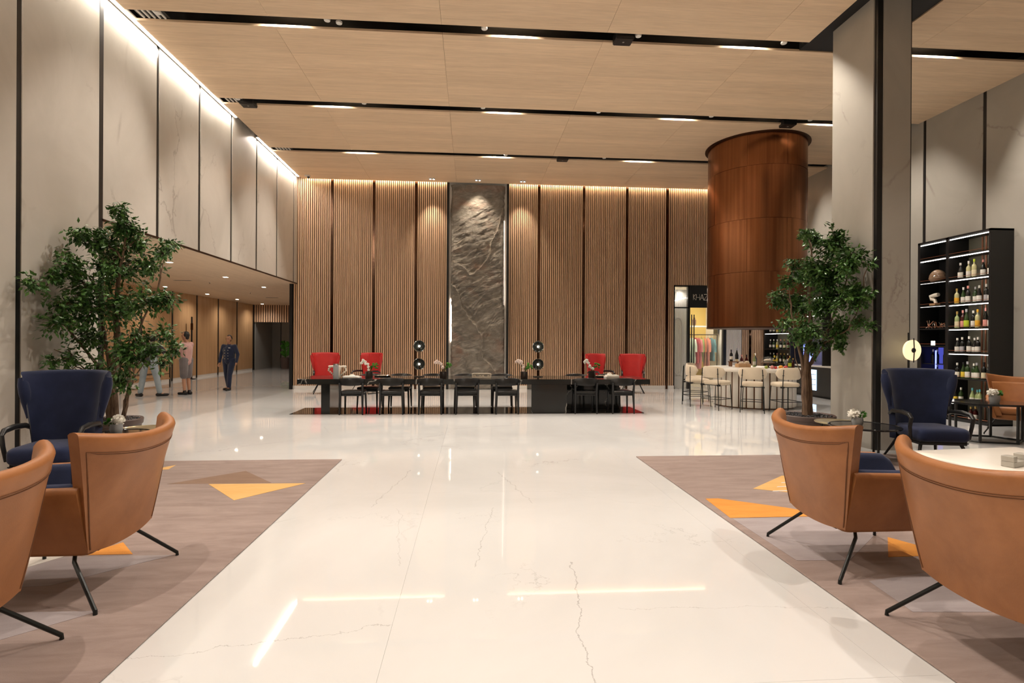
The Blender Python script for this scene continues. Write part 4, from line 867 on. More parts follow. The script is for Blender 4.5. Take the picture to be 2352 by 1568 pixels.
for z, m_ in ((3.66, 'led'), (3.305, 'led'), (2.825, 'leddim'), (2.325, 'leddim')): box('shelf_light', m_, .005, .03 if m_ == 'led' else .012, 10.55, 11.17, z - (.012 if m_ == 'led' else .005), z, wc_, smooth=False)
for y in (9.78, 9.86, 10.08, 10.16): box('back_rail', 'copperline', D - .045, D - .03, y - .012, y + .012, .05, 3.68, wc_, smooth=False)
# fridge below left bay
M['bluelit'] = mat('fridge_light', (.1, .1, .5), .5, emit=(.22, .28, 1.0), estr=2.2); M['bluedim'] = mat('fridge_glow', (.05, .05, .3), .5, emit=(.12, .14, .8), estr=.5)
box('fridge_back', 'bluedim', D - .06, D - .03, 10.56, 11.15, .1, 1.46, wc_, smooth=False)
box('fridge_light', 'bluelit', .05, .07, 10.82, 10.835, .1, 1.40, wc_, smooth=False)
for z in (.35, .8, 1.12): box('fridge_shelf', 'black', .05, D - .06, 10.56, 11.15, z - .015, z, wc_, smooth=False)
box('fridge_door', 'black', 0, .02, 10.54, 10.575, .05, 1.47, wc_, smooth=False); box('fridge_door', 'black', 0, .02, 11.14, 11.175, .05, 1.47, wc_, smooth=False)
o = box('display', 'leddim', -.004, .0, 10.78, 10.88, 1.51, 1.60, wc_, smooth=False); o['label'] = 'lit white temperature display'
rows = [  # shelf index, colours (glass,label,cap)
 (6, [('black', 'white', 'white', 'dark'), ('clear', 'white', 'white', 'straw-coloured'), ('clear', 'cream', 'lime', 'straw-coloured with yellow neck'), ('black', 'white', 'pink', 'dark pink-capped'), ('black', 'white', 'white', 'half hidden dark')], .34),
 (5, [('clear', 'orange', 'gold', 'orange-labelled'), ('green', 'white', 'white', 'green white-capped'), ('black', 'white', 'pink', 'dark pink-capped'), ('green', 'white', 'silver', 'green silver-capped'), ('black', 'white', 'white', 'tall dark'), ('black', 'silver', 'white', 'grey-labelled'), ('black', 'white', 'white', 'half hidden dark')], .33),
 (4, [('pale', 'cream', 'gold', 'gold-necked'), ('red', 'pink', 'pink', 'pink-necked'), ('green', 'lime', 'silver', 'lime-labelled'), ('black', 'white', 'white', 'white-necked'), ('clear', 'orange', 'orange', 'orange-labelled'), ('black', 'pink', 'pink', 'large pink-necked'), ('black', 'white', 'white', 'half hidden dark')], .36),
 (3, [('black', 'white', 'white', 'dark white-capped'), ('black', 'silver', 'white', 'dark thin'), ('black', 'white', 'white', 'dark white-labelled'), ('black', 'white', 'white', 'dark white-labelled middle'), ('black', 'white', 'white', 'dark white-labelled right'), ('black', 'white', 'white', 'half hidden dark')], .31),
 (2, [('black', 'white', 'white', 'dark white-capped'), ('green', 'yellow', 'black', 'yellow-labelled'), ('green', 'white', 'silver', 'silver-capped'), ('green', 'white', 'white', 'white-capped green'), ('green', 'white', 'silver', 'second silver-capped'), ('black', 'cream', 'black', 'tall cream-labelled'), ('black', 'white', 'white', 'half hidden dark')], .32),
 (1, [('black', 'yellow', 'black', 'slim yellow-labelled'), ('green', 'white', 'white', 'large white-labelled'), ('pale', 'white', 'blue', 'pale green blue-capped left'), ('pale', 'white', 'blue', 'pale green blue-capped middle'), ('pale', 'white', 'blue', 'pale green blue-capped right')], .30),
 (0, [('red', 'white', 'gold', 'left dark gold-capped'), ('red', 'white', 'gold', 'right dark gold-capped')], .27)]
px = {6: [10.30, 10.15, 10.00, 9.84, 9.67], 5: [10.38, 10.26, 10.13, 10.0, 9.89, 9.77, 9.66], 4: [10.37, 10.27, 10.16, 10.04, 9.92, 9.78, 9.66], 3: [10.36, 10.28, 10.10, 10.01, 9.91, 9.66], 2: [10.36, 10.25, 10.13, 10.02, 9.93, 9.81, 9.68], 1: [10.40, 10.30, 10.02, 9.94, 9.86], 0: [10.05, 9.98]}
sn = {6: 'top', 5: 'second', 4: 'third', 3: 'fourth', 2: 'fifth', 1: 'sixth', 0: 'bottom'}
for si, items, hh in rows:
    for k, (g, l, c, d) in enumerate(items):
        bottle((SX + .10 + .03 * (k % 2), px[si][k], SZ[si]), g, l, c, f'{d} bottle, {on[k]} from left on the {sn[si]} lit shelf', 'bottles in the wine cabinet', h=hh * (.94 + .1 * ((k * 7) % 3) / 2), r=.041, shoulder='b' if (k + si) % 3 == 0 else 'bordeaux', lz=(.02, .12))
# ornaments on the left bay
t = thing('ribbed_dome', 'ribbed glass dome ornament on the upper dark shelf of the cabinet', 'ornament', (SX + .14, 10.88, 2.85))
M['amber'] = mat('amber_glass', (.25, .16, .10), .15)
prof = [(0, 0), (.12, 0)]; n_ = 18
for k in range(n_ + 1): a = pi / 2 * k / n_; prof.append(((.155 + .008 * (k % 2)) * cos(a * .98), .06 + .20 * sin(a)))
MB().lathe(prof, n=28).build('body', 'amber', t)
t = thing('stone_sculpture', 'white folded stone sculpture on small wooden block in the cabinet', 'sculpture', (SX + .12, 10.93, 2.35)); box('base', 'panelwood', -.06, .06, -.07, .07, 0, .05, t, smooth=False)
MB().tube([(0, -.03, .05), (0, 0, .12), (0, .07, .14), (0, .09, .2), (0, .0, .22), (0, -.09, .23)], [.03, .035, .04, .045, .045, .04], 10).build('body', 'bone', t)
t = thing('twig_sculpture', 'tangle of silver and bronze twigs on the cabinet shelf', 'sculpture', (SX + .13, 10.86, 1.86)); rn = random.Random(3)
for k in range(16):
    y = -.26 + .035 * k; MB().tube([(rn.uniform(-.03, .03), y, .02), (rn.uniform(-.04, .04), y + rn.uniform(-.05, .05), .07), (rn.uniform(-.05, .05), y + rn.uniform(-.09, .09), .09 + .10 * (k / 16))], [.012, .009, .005], 6).build('twig', 'chrome' if k % 2 else 'copperline', t)
for k, (y, z) in enumerate(((10.66, 1.12), (10.75, 1.12), (10.95, 1.12), (11.05, 1.12), (10.66, .8), (10.95, .8))): bottle((SX + .2, y, z), 'black', 'white' if k == 0 else None, 'silver', f'{on[k]} dark bottle inside the blue lit wine fridge', 'bottles in the blue fridge', h=.3)

# back bar along right wall
bb = thing('back_bar', 'long black back bar cabinet with white counter and lit upper shelves', 'cabinet', (SX, 0, 0))
box('base_unit', 'black', .02, D, 12.0, 16.0, .06, .86, bb, smooth=False); box('toe_kick', 'blackmat', .08, D, 12.0, 16.0, 0, .06, bb, smooth=False); box('countertop', 'barstone', 0, D, 12.0, 16.0, .86, .90, bb, bevel=(.004, 1))
box('side_panel', 'black', 0, D, 17.46, 17.52, 0, 3.72, bb, smooth=False); box('side_panel', 'black', 0, D, 15.98, 16.03, 0, 3.72, bb, smooth=False); box('side_panel', 'black', .1, D, 14.6, 14.64, .9, 3.72, bb, smooth=False); box('side_panel', 'black', .1, D, 12.0, 12.04, .9, 3.72, bb, smooth=False)
box('back_panel', 'cabback', D - .02, D - .01, 12.0, 17.5, 0.9, 3.7, bb, smooth=False); box('top_panel', 'black', 0, D, 12.0, 17.52, 3.68, 3.72, bb, smooth=False)
for z in (1.34, 1.86, 2.35, 2.85, 3.33):
    box('shelf', 'black', 0, D - .02, 16.03, 17.46, z - .025, z, bb, smooth=False); box('shelf', 'black', .1, D - .02, 14.64, 15.98, z - .025, z, bb, smooth=False) if z > 1.4 else None
for z in (3.66, 3.3, 2.82, 2.32, 1.83): box('shelf_light', 'led', .005, .03, 16.06, 17.44, z - .01, z, bb, smooth=False)
for z in (3.66, 2.82, 2.32): box('shelf_light', 'led', .105, .13, 14.66, 15.96, z - .01, z, bb, smooth=False)
box('shelf', 'black', 0, D - .02, 16.03, 17.46, .84, .9, bb, smooth=False); box('cupboard', 'black', 0, D, 16.03, 17.46, 0, .84, bb, smooth=False)
# counter-top blue fridge and under-counter glass fridge
M['icelit'] = mat('fridge_ice_light', (.5, .6, .8), .5, emit=(.55, .75, 1.0), estr=1.6)
box('fridge_window', 'bluelit', .1, .13, 15.1, 15.5, 1.0, 1.5, bb, smooth=False); box('fridge_window', 'icelit', .005, .02, 14.75, 15.3, .2, .78, bb, smooth=False)
for z in (.35, .5, .64): box('fridge_shelf', 'black', -.003, .005, 14.75, 15.3, z, z + .012, bb, smooth=False)
o = box('indicator', mat('red_indicator', (1, 0, 0), .5, emit=(1, .05, .02), estr=5), -.003, .02, 15.0, 15.08, .11, .135, bb, smooth=False)
for si, z in ((0, 1.34), (1, .9), (2, 1.86)):
    for k in range(6): bottle((SX + .12, 17.32 - k * .2, z), ['black', 'green', 'clear', 'black', 'green', 'red'][k], ['white', 'white', 'yellow', 'white', 'cream', 'white'][k], ['white', 'white', 'white', 'pink', 'gold', 'gold'][(k + si) % 6], f'{on[k]} bottle from left on the {["middle", "lower", "upper"][si]} back bar shelf', 'bottles on the back bar', h=.31)
for k in range(7): bottle((SX + .2, 15.85 - k * .17, 2.35), ['green', 'clear', 'black', 'pale'][k % 4], 'white', 'white', f'{on[k]} bottle from left on the high shelf behind the tree', 'bottles on the high back bar shelf', h=.3)
# ------------------------------------------------------------------ side tables, coffee tables, vases
M['tabblack'] = mat('black_glass_top', (.012, .012, .013), .08); M['brass'] = mat('champagne_top', (.50, .42, .26), .28, .7)
def side_table(lab, loc, r, h, m_, group='round side tables'):
    t = thing('side_table', lab, 'table', loc, 0, group)
    MB().lathe([(0, h - .02), (r - .01, h - .02), (r, h - .012), (r, h), (r - .012, h + .006), (r - .02, h), (0, h)], n=40).build('tabletop', m_, t)
    for k in range(3):
        a = 2 * pi * k / 3 + .5; MB().cyl((r * .62 * cos(a), r * .62 * sin(a), 0), (r * .62 * cos(a), r * .62 * sin(a), h - .02), .014).build('leg', 'rod', t)
    MB().tube([(r * .62 * cos(a), r * .62 * sin(a), .02) for a in [2 * pi * q / 24 for q in range(24)]], .01, 6, loop=True).build('ring_base', 'rod', t); return t
side_table('round black glass side table beside the right navy wing chair', (5.17, 6.84, .013), .42, .45, 'tabblack')
side_table('small round champagne side table behind the right black one', (5.28, 7.56, 0), .28, .41, 'brass')
side_table('round black glass side table behind the left tan chair', (-4.05, 6.66, .013), .31, .44, 'tabblack')
side_table('round champagne side table behind the left black one', (-4.17, 7.33, 0), .33, .395, 'brass')
def flower_vase(loc, lab, kind='mix', s=1.0):
    t = thing('flower_vase', lab, 'vase', loc, 0, 'small vases with a white bloom'); rn = random.Random(int(loc[0] * 10))
    MB().lathe([(0, 0), (.05 * s, 0), (.062 * s, .05 * s), (.055 * s, .10 * s), (.05 * s, .10 * s), (.055 * s, .05 * s), (.0, .01)], n=20).build('glass_bowl', 'greyglass', t)
    f = MB(); c = Vector((-.045 * s if kind == 'left' else (.02 if kind == 'mixL' else -.03 * s), 0, .135 * s))
    for k in range(90):
        d = Vector((rn.gauss(0, 1), rn.gauss(0, 1), rn.gauss(.3, 1))).normalized(); p = c + d * .045 * s; a = d.orthogonal().normalized(); b = d.cross(a); w = .012 * s
        f.add([p - a * w - b * w * .6, p + a * w - b * w * .6, p + d * .02 * s + a * w * .4, p + d * .02 * s - a * w * .4], [(0, 1, 2, 3)])
    f.ball(c, .045 * s, 12, 8); f.build('bloom', 'petal2', t, smooth=False)
    g = MB(); gc = Vector((.05 * s, 0, .125 * s)) if kind != 'mixL' else Vector((-.07, 0, .12))
    for k in range(60):
        d = Vector((rn.gauss(0, 1), rn.gauss(0, 1), rn.gauss(.2, .8))).normalized(); p = gc + d * .04 * s; a = d.orthogonal().normalized(); b = d.cross(a); w = .012 * s
        g.add([p - d * .02, p + a * w, p + d * .02 * s, p - a * w + b * .002], [(0, 1, 2, 3)])
    for k in range(6): g.tube([(0, 0, .03), gc + Vector((rn.uniform(-.02, .02), rn.uniform(-.02, .02), 0))], .003, 4)
    g.build('foliage', 'green', t, smooth=False); g2 = MB(); g2.tube([(0, 0, .03), c], .004, 5); g2.build('stem', 'stem', t); return t
flower_vase((5.08, 6.85, .46), 'grey glass bowl with white bloom on the right black side table', 'left', 1.15)
flower_vase((-4.06, 6.60, .46), 'dark glass bowl with white bloom and green sprig on left black side table', 'mixL', 1.1)
flower_vase((8.30, 8.10, .615), 'grey bowl with white bloom on the hexagonal table', 'mix', 1.2)
# hexagonal table
t = thing('hexagonal_table', 'black hexagonal table on open metal frame before the wine cabinet', 'table', (8.27, 8.22, 0), radians(-18))
hexp = [(.62 * cos(pi * k / 3), .5 * sin(pi * k / 3)) for k in range(6)]
MB().prism(hexp, .585, .615).build('tabletop', 'tabblack', t, smooth=False)
for k in range(6):
    x, y = hexp[k][0] * .8, hexp[k][1] * .8; x2, y2 = hexp[(k + 1) % 6][0] * .8, hexp[(k + 1) % 6][1] * .8
    if k in (0, 1, 2, 3, 4, 5) and k % 3 != 0: box('leg', 'black', x - .015, x + .015, y - .015, y + .015, 0, .586, t, smooth=False)
    if k % 3 == 0: box('leg', 'black', x - .015, x + .015, y - .015, y + .015, 0, .586, t, smooth=False)
    MB().cyl((x, y, .015), (x2, y2, .015), .014, n=4).build('base_bar', 'black', t, smooth=False)
# white coffee tables
M['whitetop'] = mat('white_stone_top', (.80, .75, .67), .22)
t = thing('coffee_table', 'large low white stone coffee table beyond the right tan chairs', 'table', (5.35, 4.95, .013), radians(6))
cushion(-.72, .72, -.58, .60, .35, .40, .02, 4, 0).build('tabletop', 'whitetop', t, ang=50); cushion(-.4, .4, -.3, .3, 0, .352, .01, 4, 0).build('pedestal', 'whitetop', t, ang=50)
for x, y, l in ((5.02, 4.72, 'grey veined marble bookend on the white coffee table, left of the pair'), (5.25, 4.82, 'grey veined marble bookend on the white coffee table, right of the pair')):
    o = thing('marble_block', l, 'ornament', (x, y, .414), radians(20)); MB().prism([(-.09, -.05), (.09, -.05), (.09, .05), (-.09, .05)], 0, .05).build('base', 'colmarble', o, bevel=(.004, 1)); MB().prism([(-.09, -.05), (-.03, -.05), (.02, .05), (-.09, .05)], .05, .10).build('wedge', 'colmarble', o, bevel=(.004, 1))
t = thing('coffee_table', 'low white coffee table at the left photo edge', 'table', (-4.75, 4.85, .013)); MB().lathe([(0, .35), (.60, .35), (.62, .37), (.61, .40), (0, .40)], n=44).build('tabletop', 'whitetop', t); MB().lathe([(.3, 0), (.25, .1), (.25, .35)], n=30).build('pedestal', 'whitetop', t)
# floor lamp with glowing disc
t = thing('disc_floor_lamp', 'floor lamp with glowing cream disc on a black pole beside column', 'lamp', (6.22, 7.34, 0), radians(10))
MB().lathe([(0, 0), (.10, 0), (.10, .012), (.0, .016)], n=28).build('base', 'black', t); MB().cyl((0, .02, 0), (0, .02, 1.70), .011).build('pole', 'black', t)
M['discglow'] = mat('disc_glow', (.9, .8, .55), .5, emit=(1, .80, .46), estr=.85)
rings = [[(r * cos(a), y, 1.45 + r * sin(a)) for a in [2 * pi * q / 36 for q in range(36)]] for r, y in ((.148, -.05), (.14, -.01), (.10, .005), (.03, .01))]
MB().loft(rings, cap=True).build('disc_shade', 'discglow', t); MB().ball((0, -.06, 1.45), (.036, .02, .036), 16, 8).build('hub', 'black', t); MB().tube([(0, -.06, 1.28), (0, -.07, 1.45), (0, -.06, 1.62)], .008, 6).build('bracket', 'black', t)
spot('lamp', t, (0, -.075, 1.45), 8, 160, 1, (1, .8, .5), .08, target=(0, -2, 1.45))

# ------------------------------------------------------------------ potted trees
ml = mat('ficus_leaf', (.04, .12, .02), .32, spec=.45); n = N(ml); v = n.coords('obj')
n.base(n.ramp(n.noise(v, 9, 3, .6), [(.3, (.018, .055, .014)), (.5, (.05, .125, .026)), (.72, (.12, .235, .05))])); M['leaf'] = ml
mb_ = mat('ficus_bark', (.16, .10, .06), .8); n = N(mb_); v = n.coords('obj', (1, 1, .2)); n.base(n.ramp(n.noise(v, 30, 4, .6), [(.3, (.07, .04, .025)), (.7, (.22, .14, .085))])); n.bump(n.noise(v, 50, 4, .7), .01, .6); M['bark'] = mb_
M['potclay'] = mat('pot_dark_clay', (.085, .055, .045), .5); M['pebble'] = mat('black_pebble', (.02, .02, .022), .25)
def room_ok(p): return not (p.x < XL + .10 and p.y < 8.6) and not (p.x > cx0 - .1 and p.y > cy0 - .1)
def tree(lab, base, potr, poth, clusters, trunks, seed, dens):
    rn = random.Random(seed); t = thing('potted_tree', lab, 'tree', base, 0, 'potted ficus trees'); B = Vector(base)
    MB().lathe([(0, 0), (potr * .62, 0), (potr * .9, poth * .6), (potr * .93, poth * .8), (potr * .98, poth * .84), (potr, poth * .97), (potr * .97, poth), (potr * .88, poth * .97), (potr * .86, poth * .9), (0, poth * .9)], n=44).build('pot', 'potclay', t)
    pb = MB()
    for k in range(320):
        a, q = rn.uniform(0, 2 * pi), sqrt(rn.random()) * potr * .84; s_ = rn.uniform(.014, .026); pb.ball((q * cos(a), q * sin(a), poth * .93 + rn.uniform(0, .02)), (s_, s_ * .8, s_ * .6), 6, 4)
    tag(pb.build('pebbles', 'pebble', t), kind='stuff')
    tops = []
    for pts, r0, r1 in trunks:
        m_ = len(pts); rs = [lerp(r0, r1, k / (m_ - 1)) for k in range(m_)]
        fine = []; fr = []
        for i in range(m_ - 1):
            for q in range(4):
                f = q / 4; p = Vector(pts[i]).lerp(Vector(pts[i + 1]), f); fine.append(p + Vector((rn.uniform(-1, 1), rn.uniform(-1, 1), 0)) * .008); fr.append(lerp(rs[i], rs[i + 1], f))
        fine.append(Vector(pts[-1])); fr.append(rs[-1]); MB().tube(fine, fr, 9).build('trunk', 'bark', t); tops += fine[len(fine) // 2:]
    br = MB(); fol = MB()
    for (x, y, z, r, w_) in clusters:
        c = Vector((x, y, z)) - B; best = min(tops, key=lambda p: (p - c).length + (2.0 if p.z > c.z + .05 else 0) + abs((c.z - p.z) - .35) * .4)
        mid = best.lerp(c, .5) + Vector((rn.uniform(-.06, .06), rn.uniform(-.06, .06), .06 + .04 * rn.random()))
        br.tube([best, best.lerp(mid, .5) + Vector((rn.uniform(-.03, .03), 0, .02)), mid, c], [.012, .009, .007, .004], 5)
        ntw = max(6, int(r * 95))
        for q in range(ntw):
            d = Vector((rn.gauss(0, 1), rn.gauss(0, .9), rn.gauss(.1, .8))).normalized(); e = c + d * r * rn.uniform(.45, 1.08); s0 = c.lerp(mid, rn.uniform(0, .3)); m2 = s0.lerp(e, .5) + Vector((0, 0, .03))
            if room_ok(e + B): br.tube([s0, m2, e], [.004, .003, .0015], 3)
            nl = int(rn.uniform(13, 24) * w_ * dens)
            if not room_ok(e + B): continue
            for k in range(nl):
                f = rn.uniform(.25, 1.05); p = (s0.lerp(m2, f * 2) if f < .5 else m2.lerp(e, f * 2 - 1)) + Vector((rn.gauss(0, 1), rn.gauss(0, 1), rn.gauss(0, 1))) * .035
                dd = (d * .6 + Vector((rn.gauss(0, .7), rn.gauss(0, .7), rn.gauss(-.35, .5)))).normalized(); sd = dd.cross(Vector((rn.gauss(0, .4), rn.gauss(0, .4), 1))).normalized(); nn = sd.cross(dd).normalized(); L = rn.uniform(.055, .092); W = L * .26
                fol.add([p, p + dd * L * .42 + sd * W - nn * .004, p + dd * L * .5 + nn * -.001, p + dd * L * .42 - sd * W - nn * .004, p + dd * L - nn * L * .12], [(0, 2, 1), (0, 3, 2), (2, 4, 1), (3, 4, 2)])
    tag(br.build('branches', 'bark', t), kind='stuff'); me = bpy.data.meshes.new('foliage'); me.from_pydata(fol.v, [], fol.f); tag(link('foliage', me, 'leaf', t), kind='stuff')
    return t
TL= [(-4.77, 7.8, 3.29, 0.11, 1), (-4.75, 7.88, 3.07, 0.19, 1.6), (-5.04, 7.92, 2.85, 0.29, 1.6), (-5.21, 7.71, 2.92, 0.15, 0.8), (-4.89, 7.88, 2.49, 0.44, 1.6), (-4.64, 8.0, 2.87, 0.19, 1), (-5.2, 7.42, 2.47, 0.25, 0.9), (-5.26, 7.3, 2.3, 0.13, 0.8), (-5.28, 7.01, 2.22, 0.1, 0.8), (-5.09, 7.62, 2.22, 0.31, 1), (-4.47, 7.99, 2.56, 0.18, 1), (-4.02, 7.47, 2.69, 0.12, 1), (-4.04, 7.7, 2.83, 0.06, 0.7), (-5.16, 7.26, 1.72, 0.24, 0.8), (-5.08, 7.65, 1.88, 0.32, 1.1), (-4.77, 7.77, 1.92, 0.43, 1.3), (-4.2, 7.41, 1.99, 0.24, 1), (-4.0, 7.54, 2.05, 0.16, 0.9), (-5.25, 7.58, 1.29, 0.17, 0.6), (-5.25, 7.5, 1.07, 0.1, 0.6), (-5.31, 7.3, 1.23, 0.09, 0.6), (-4.31, 7.5, 1.54, 0.19, 0.8), (-4.23, 7.92, 1.63, 0.13, 0.7), (-4.19, 7.49, 1.39, 0.14, 0.7), (-4.02, 7.8, 1.39, 0.11, 0.9), (-4.02, 7.48, 1.25, 0.08, 0.7), (-4.43, 7.4, 1.34, 0.29, 1.1), (-5.13, 7.77, 1.5, 0.27, 0.9), (-4.54, 7.54, 0.96, 0.18, 0.8), (-4.87, 7.54, 1.13, 0.18, 0.6), (-5.14, 7.34, 1.97, 0.24, 0.7)]
TR= [(5.51, 8.47, 3.2, 0.16, 1), (5.13, 8.09, 3.21, 0.06, 0.7), (5.52, 7.92, 3.05, 0.29, 1.3), (5.51, 7.55, 2.73, 0.28, 1.3), (5.68, 7.44, 2.69, 0.07, 0.6), (5.31, 8.03, 2.65, 0.32, 1.3), (5.28, 8.51, 2.71, 0.2, 1), (5.0, 8.35, 2.48, 0.13, 0.8), (4.96, 8.53, 2.23, 0.18, 0.9), (5.25, 8.48, 2.16, 0.3, 1.1), (5.44, 8.09, 2.14, 0.35, 1.3), (5.52, 7.63, 2.18, 0.29, 1.3), (5.62, 7.41, 2.22, 0.09, 0.7), (5.14, 7.99, 1.71, 0.29, 1), (5.54, 7.94, 1.73, 0.21, 1), (5.64, 7.6, 1.82, 0.1, 0.7), (5.64, 7.39, 1.78, 0.05, 0.5), (4.68, 7.9, 1.82, 0.09, 0.6), (5.66, 7.94, 1.5, 0.09, 0.7), (5.32, 8.12, 1.49, 0.19, 0.8), (5.47, 8.0, 2.53, 0.32, 1.2)]
tl = [([(-.02, 0, .4), (-.06, .02, .9), (.03, .0, 1.4), (.0, 0, 1.95), (.05, 0, 2.5), (.10, 0, 2.75)], .065, .012), ([(.04, -.03, .4), (.0, -.03, .8), (-.10, 0, 1.3), (-.22, .05, 1.9), (-.30, 0, 2.4)], .045, .01), ([(-.10, .02, .4), (-.12, .02, .8), (-.18, -.1, 1.2), (-.5, -.2, 1.7), (-.75, -.25, 2.0)], .03, .008),
      ([(.08, .04, .4), (.16, .03, .85), (.2, 0, 1.3), (.35, 0, 1.8), (.6, -.1, 2.2)], .03, .008), ([(.12, -.02, .42), (.2, -.05, .75), (.26, -.05, 1.0), (.3, 0, 1.35)], .012, .005), ([(-.14, -.04, .42), (-.16, -.06, .9), (-.4, -.2, 1.3), (-.7, -.3, 1.45)], .014, .005), ([(.09, .0, .42), (.11, 0, .7), (.22, .02, .95), (.24, 0, 1.2)], .01, .005)]
tree('leafy potted ficus against the left marble wall, the fuller and nearer one', (-4.85, 7.86, 0), .33, .46, TL, tl, 4, .92)
trr = [([(.0, 0, .36), (-.03, 0, .8), (-.03, .0, 1.25), (.02, -.05, 1.7), (.0, -.05, 2.4), (.06, 0, 3.0)], .07, .012), ([(.05, -.02, .36), (.055, -.01, .75), (.04, 0, 1.2), (.25, -.1, 1.7), (.4, -.3, 2.4)], .032, .01), ([(-.02, .03, .8), (-.1, 0, 1.3), (-.25, 0, 1.9), (-.3, 0, 2.4)], .03, .008), ([(.06, 0, 1.2), (.15, -.2, 1.55), (.32, -.5, 1.75), (.4, -.7, 2.2)], .02, .006), ([(-.05, 0, .9), (-.18, .02, 1.3), (-.24, 0, 1.6)], .009, .004)]
tree('leafy potted ficus with bare trunk in a wide bowl before the right column', (5.30, 8.28, 0), .41, .42, TR, trr, 9, 1.3)

# ------------------------------------------------------------------ people (voxel-joined single bodies)
SKIN = mat('skin', (.50, .27, .17), .5); SKIN2 = mat('skin_tan', (.36, .18, .10), .5); HAIR = mat('black_hair', (.012, .01, .009), .6)
def remesh(mb, name, m_, parent, vox=.009):
    me = mb.mesh(name + '_raw', smooth=False); o = bpy.data.objects.new(name + '_raw', me); C.objects.link(o)
    md = o.modifiers.new('r', 'REMESH'); md.mode = 'VOXEL'; md.voxel_size = vox; sm = o.modifiers.new('s', 'SMOOTH'); sm.factor = .5; sm.iterations = 3
    me2 = bpy.data.meshes.new_from_object(o.evaluated_get(bpy.context.evaluated_depsgraph_get())); bpy.data.objects.remove(o); me2.name = name; me2.materials.clear(); me2.shade_smooth()
    return link(name, me2, m_, parent)
def hand(mb, w_, dirv, out, s=1.0):
    d = Vector(dirv).normalized(); o = Vector(out).normalized(); side = d.cross(o).normalized()
    palm = w_ + d * .045; mb.cap(w_, w_ + d * .075, .024 * s, .03 * s)
    for k, L in enumerate((.062, .075, .07, .055)):
        b = w_ + d * .085 + side * (k - 1.5) * .019; m1 = b + d * L * .5 + o * .006; mb.cap(b - d * .02, m1, .0105, .0095); mb.cap(m1, m1 + d * L * .4 + o * .022, .0095, .008)
    th = w_ + d * .03 - side * .025; mb.cap(th, th - side * .028 + d * .035, .012, .011); mb.cap(th - side * .028 + d * .035, th - side * .028 + d * .065 + o * .01, .011, .009)
def head(mb, c, face, s=1.0):
    """face = horizontal unit direction the person looks to"""
    f = Vector(face).normalized(); side = f.cross(Vector((0, 0, 1))); c = Vector(c)
    mb.ball(c + Vector((0, 0, .03)), (.078 * s, .092 * s if abs(f.y) > .6 else .078 * s, .10 * s), 18, 12) if abs(f.y) > .6 else mb.ball(c + Vector((0, 0, .03)), (.092 * s, .078 * s, .10 * s), 18, 12)
    mb.cap(c + f * .03 - Vector((0, 0, .03)), c + f * .045 - Vector((0, 0, .075)), .058 * s, .036 * s)
    mb.cap(c + f * .085 + Vector((0, 0, .025)), c + f * .105 - Vector((0, 0, .012)), .010, .016)
    mb.cap(c + f * .082 - side * .018 - Vector((0, 0, .045)), c + f * .082 + side * .018 - Vector((0, 0, .045)), .010, .010)
    for k in (-1, 1): mb.ball(c + side * k * .08 + Vector((0, 0, .01)), (.02, .02, .032), 8, 6)
def eyes(parent, c, face):
    f = Vector(face).normalized(); side = f.cross(Vector((0, 0, 1))); c = Vector(c)
    for k in (-1, 1): MB().ball(c + f * .083 + side * k * .032 + Vector((0, 0, .022)), .011, 8, 6).build('eye', 'black', parent)
def shoe(mb, a, d, L=.27):
    a = Vector(a); d = Vector((d[0], d[1], 0)).normalized(); mb.cap(a + Vector((0, 0, .045)) - d * .05, a + d * (L - .09) + Vector((0, 0, .036)), .048, .036); mb.cap(a + Vector((0, 0, .045)), a + Vector((0, 0, .10)), .045, .045)
